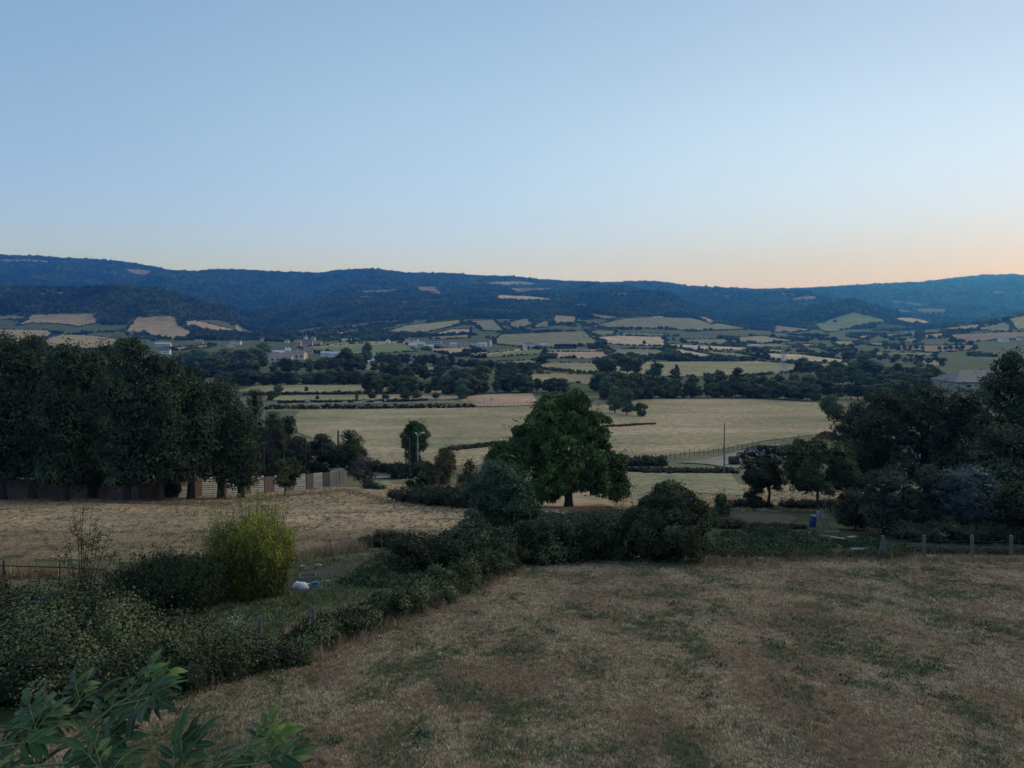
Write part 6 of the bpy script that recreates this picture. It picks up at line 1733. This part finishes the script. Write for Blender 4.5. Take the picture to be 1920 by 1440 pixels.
def spread_grass(n, ylo, yhi, umax, protos, name, label, size, test, green=True, power=1.0):
    u = rng.uniform(-umax, umax, n); t_ = rng.random(n)
    Y = (ylo ** (1 - power) + t_ * (yhi ** (1 - power) - ylo ** (1 - power))) ** (1 / (1 - power)) if power != 1 else ylo * (yhi / ylo) ** t_
    x = u * (Y + 3); z = terr(x, Y); px = 960 + FPX * x / Y; py = HOR - FPX * z / Y
    ok = test(px, py, x, Y); x, Y, z = x[ok], Y[ok], z[ok]
    s = size(Y) * rng.uniform(.6, 1.4, len(x))
    if green:
        g = fbm(x / .9, Y / 1.5, 61, 4) + .30 * vnoise(x / 3.2, Y / 4.0, 66)
        br = fbm(x / 1.3, Y / 1.8, 81, 4) + rng.normal(0, .12, len(x))
        idx = np.where(g + rng.normal(0, .22, len(x)) > .20, rng.integers(3, 5, len(x)), np.where(br > .08, 5 + rng.integers(0, 2, len(x)), rng.integers(0, 3, len(x))))
    else: idx = rng.integers(0, len(protos), len(x))
    print(name, len(x))
    scatter(name, np.column_stack([x, Y, z]), np.column_stack([rng.normal(0, .1, len(x)), rng.normal(0, .1, len(x)), rng.random(len(x)) * 6.28]), np.column_stack([s, s, s * rng.uniform(.6, 1.2, len(x))]), idx, protos, label, 'grass')
spread_grass(170000, 8.5, 36.5, .78, TD, 'lawn_grass', "short parched grass of the sloping lawn in front", lambda Y: .5 + Y * .019, lambda px, py, x, Y: ~inpoly(px, py, LAWN_OUT) & (Y < 36.2), True, 0.4)
spread_grass(30000, 30, 120, .72, TD, 'field_grass', "dry grass of the field below the left tree row", lambda Y: .8 + Y * .020, lambda px, py, x, Y: ((px < 900) & (py > 905) & (py < 1050)) | ((px > 1150) & (py < 960) & (py > 885)), True, .6)
spread_grass(22000, 13, 36, .75, TD[3:5], 'garden_grass', "greener grass of the garden behind the diagonal hedge", lambda Y: 1.0 + Y * .03, lambda px, py, x, Y: inpoly(px, py, LAWN_OUT) & (px > 380) & (py > 1040), False, .5)
spread_grass(1500, 9, 36, .75, WD, 'lawn_weeds', "low green weeds dotted over the parched lawn", lambda Y: .7 + Y * .012, lambda px, py, x, Y: ~inpoly(px, py, LAWN_OUT) & (fbm(x / 1.3, Y / 1.3, 71, 3) > .25), False, .5)
spread_grass(2600, 9, 36.5, .78, TT, 'lawn_stalks', 'stray bent dry stalks over the lawn', lambda Y: .22 + Y * .004, lambda px, py, x, Y: ~inpoly(px, py, LAWN_OUT) & (Y < 36.2), False, .5)
def fringe(line, n, w, hs, label, protos=TT, name='tall_dry_grass'):
    W = hit(P(line)); d = np.concatenate([[0], np.cumsum(np.hypot(*np.diff(W, axis=0).T))])
    s_ = rng.random(n) * d[-1]
    x = np.interp(s_, d, W[:, 0]) + rng.normal(0, w, n); y = np.interp(s_, d, W[:, 1]) + rng.normal(0, w, n)
    s2 = hs * rng.uniform(.5, 1.25, n)
    scatter(name, np.column_stack([x, y, terr(x, y)]), np.column_stack([rng.normal(0, .15, n), rng.normal(0, .15, n), rng.random(n) * 6.28]), np.column_stack([s2, s2, s2]), rng.integers(0, len(protos), n), protos, label, 'grass')
fringe("1330 1054 1450 1052 1600 1050 1700 1051 1850 1052 2000 1052", 1300, .55, .55, "tall dry grass along the far edge of the lawn")
fringe("960 1070 900 1095 760 1152 700 1182 600 1218 540 1240 480 1250 400 1275 340 1300", 1100, .28, .6, "rusty tall grass at the foot of the diagonal hedge")
fringe("560 1045 620 1038 680 1022", 420, .5, .9, "tall pale grass beyond the bamboo")
fringe("0 1075 60 1078 150 1080 210 1075", 420, .6, .9, "tall pale grass behind the rusty rail fence")
fringe("-200 934 0 934 100 938 300 945 430 946 540 930 650 918 760 950 860 962", 1500, .7, .8, "rusty tall grass under the wall and the tree row")
fringe("1080 962 1130 960 1215 972", 500, .9, 1.0, "reddish dry grass on the bank under the walnut tree", TT[2:])
fringe("975 985 1080 975 1180 980", 500, 1.2, 1.0, "dull tall grass behind the thick hedge")

# ------------------------------------------------------------------ elder in front, leaf by leaf
def leaflet_mesh(seed, mat):
    r = np.random.default_rng(seed)
    T = [0, .12, .3, .5, .7, .86, 1.0]; Wd = [0, .12, .175, .17, .125, .065, 0]
    V = []
    for t_, w_ in zip(T, Wd):
        zc = -.34 * t_ * t_ + .02 * math.sin(t_ * 9 + seed)
        if w_ == 0: V.append([0, t_, zc])
        else:
            j = r.normal(0, .008, 2)
            V += [[-w_ + j[0], t_ - .02, zc + w_ * .32], [0, t_, zc - .015], [w_ + j[1], t_ - .02, zc + w_ * .32]]
    V = np.array(V)
    Q = []; T3 = [[0, 2, 1], [0, 3, 2]]
    for k in range(4):
        o_ = 1 + k * 3
        Q += [[o_, o_ + 1, o_ + 4, o_ + 3], [o_ + 1, o_ + 2, o_ + 5, o_ + 4]]
    T3 += [[13, 14, 16], [14, 15, 16]]
    val = r.uniform(.2, .9)
    return mesh_of('leaflet', [(V, np.array(Q), 0, val), (V, np.array(T3), 0, val)], [mat], True)
LM = [leaflet_mesh(k, L_ELD) for k in range(5)]; LY_ = [leaflet_mesh(k + 9, L_ELY) for k in range(2)]
RACH = mesh_of('leaf_stalk', [tube([(0, 0, 0), (0, .07, .008), (0, .15, 0)], [.0032, .0025, .0018], 5)], [GBARK], True)
def pt3(px, py, Y): return np.array([(px - 960) / FPX * Y, Y, (HOR - py) / FPX * Y])
er = random.Random(17)
def elder_leaf(root, p, d, n, s, young=False, pairs=2):
    d = d / np.linalg.norm(d); n = n - d * np.dot(n, d); n /= np.linalg.norm(n); x_ = np.cross(d, n)
    M = Matrix(((x_[0], d[0], n[0], p[0]), (x_[1], d[1], n[1], p[1]), (x_[2], d[2], n[2], p[2]), (0, 0, 0, 1)))
    lf = link('leaf', RACH, root); lf.matrix_local = Matrix.Translation(-Vector(root.location)) @ M @ Matrix.Scale(s, 4)
    ms = LY_ if young else LM
    def add(y_, ang, l):
        o = link('leaflet', er.choice(ms), lf)
        o.matrix_local = Matrix.Translation((0, y_, .002)) @ Matrix.Rotation(-ang, 4, 'Z') @ Matrix.Rotation(er.uniform(-.35, .1), 4, 'X') @ Matrix.Rotation(er.uniform(-.3, .3), 4, 'Y') @ Matrix.Diagonal((l * er.uniform(.85, 1.15), l, l, 1))
    add(.145, er.uniform(-.15, .15), .135)
    for k in range(pairs):
        y_ = .10 - k * .055
        for sg in (-1, 1): add(y_, sg * (er.uniform(.75, 1.05)), .122 - .014 * k)
NL = [0]
def elder(base, branches, label, Yd):
    root = empty('elder_bush', (base[0], base[1], tz(base[0], base[1])))
    ro = np.array(root.location)
    tag(root, label, 'bush')
    for br in branches:
        pts, rad, lv, yng = br
        W = [pt3(a, b, c) for a, b, c in pts]
        st = [w - ro for w in W]
        link('branch', mesh_of('branch', [tube(st, np.linspace(rad, rad * .45, len(st)), 7)], [GBARK if rad < .009 else BARK], True), root)
        L = 0
        for i in range(len(W) - 1):
            a, b = W[i], W[i + 1]; d = b - a; l = np.linalg.norm(d)
            m = max(1, int(l / .050)) if lv else 0
            for k in range(m):
                q = a + d * (k + .6) / m
                if q[1] > 0 and i == 0 and k == 0: continue
                dn = d / l
                side = np.cross(dn, [0, -.3, 1.0]); side /= np.linalg.norm(side)
                for sg in ((-1, 1) if er.random() < .75 else (er.choice((-1, 1)),)):
                    if NL[0] >= 74: break
                    NL[0] += 1
                    dd = dn * .75 + side * sg * er.uniform(.6, 1.0) + np.array([0, er.uniform(-.25, .25), er.uniform(-.15, .2)])
                    elder_leaf(root, q, dd, np.array([er.uniform(-.35, .35), -.25 + er.uniform(-.35, .3), 1.0]), er.uniform(.52, .76))
        if lv:
            dn = W[-1] - W[-2]; dn /= np.linalg.norm(dn)
            for k in range(3 if yng else 2):
                NL[0] += 1
                elder_leaf(root, W[-1], dn + np.array([er.uniform(-.7, .7), er.uniform(-.4, .4), er.uniform(-.3, .6)]), np.array([er.uniform(-.5, .5), -.7, .8]), er.uniform(.45, .62) if yng else .7, yng)
    return root
elder((-2.4, 2.6), [
    ([(-190, 2600, 2.5), (-150, 1900, 2.7), (-60, 1520, 2.85), (20, 1462, 2.95), (69, 1434, 3.0), (112, 1404, 3.0)], .016, False, False),
    ([(112, 1404, 3.0), (163, 1367, 3.05), (213, 1325, 3.1), (250, 1303, 3.12), (276, 1282, 3.15)], .0085, True, True),
    ([(213, 1325, 3.1), (250, 1316, 3.05), (285, 1308, 3.0)], .005, True, False),
    ([(112, 1404, 3.0), (150, 1392, 2.95), (195, 1380, 2.9)], .007, True, False),
    ([(69, 1434, 3.0), (70, 1385, 3.05), (66, 1362, 3.1)], .006, True, False),
    ([(-60, 1520, 2.85), (10, 1425, 3.0), (60, 1375, 3.2), (105, 1350, 3.3), (138, 1330, 3.32), (150, 1312, 3.35)], .008, True, False),
    ([(30, 1400, 3.1), (62, 1368, 3.25), (66, 1350, 3.3)], .006, True, False),
    ([(-150, 1900, 2.7), (-90, 1450, 2.9), (-20, 1375, 3.05), (45, 1365, 3.1)], .009, True, False),
    ([(-60, 1520, 2.75), (30, 1440, 2.8), (110, 1432, 2.8), (170, 1428, 2.8)], .007, True, False),
    ([(-150, 1900, 2.6), (-60, 1420, 2.8), (0, 1400, 2.9), (30, 1395, 2.9)], .007, True, False),
    ], "leafy elder branches reaching in at the bottom left corner", 3.0)
NL[0] = 0
elder((-0.9, 1.9), [
    ([(150, 2900, 2.2), (230, 1900, 2.45), (300, 1520, 2.6), (355, 1465, 2.65)], .013, False, False),
    ([(355, 1465, 2.65), (410, 1432, 2.7), (455, 1402, 2.75), (484, 1390, 2.78)], .007, True, True),
    ([(380, 1455, 2.6), (440, 1436, 2.6), (490, 1432, 2.6)], .005, True, False),
    ([(300, 1520, 2.6), (330, 1455, 2.6), (345, 1430, 2.6)], .006, True, False),
    ([(230, 1900, 2.45), (200, 1500, 2.6), (192, 1447, 2.65)], .006, True, False),
    ], "dark glossy elder tips poking up at the bottom edge", 2.6)

# ------------------------------------------------------------------ haze
hm = bpy.data.materials.new('haze'); hm.use_nodes = True
hn = hm.node_tree; hn.nodes.clear()
pv = hn.nodes.new('ShaderNodeVolumePrincipled'); ho = hn.nodes.new('ShaderNodeOutputMaterial')
pv.inputs['Color'].default_value = (0.06, 0.29, 1.0, 1)
pv.inputs['Absorption Color'].default_value = (1, 1, 1, 1)
pv.inputs['Density'].default_value = HAZE_D
pv.inputs['Anisotropy'].default_value = 0.62
hn.links.new(pv.outputs[0], ho.inputs['Volume'])
zlo, zhi = GV[:, 2].min() - 1.0, max(GV[:, 2].max(), 30) + 25
ymin, ymax = GV[:, 1].min() - 20, GV[:, 1].max() + 50
hb = link('haze', mesh_of('haze', [box((0, (ymin + ymax) / 2, (zlo + zhi) / 2), (2 * np.abs(GV[:, 0]).max() + 100, ymax - ymin, zhi - zlo))], [hm]))
tag(hb, "thin blue evening haze filling the valley air", "haze", None, 'stuff')
print('haze box', zlo, zhi, ymin, ymax)
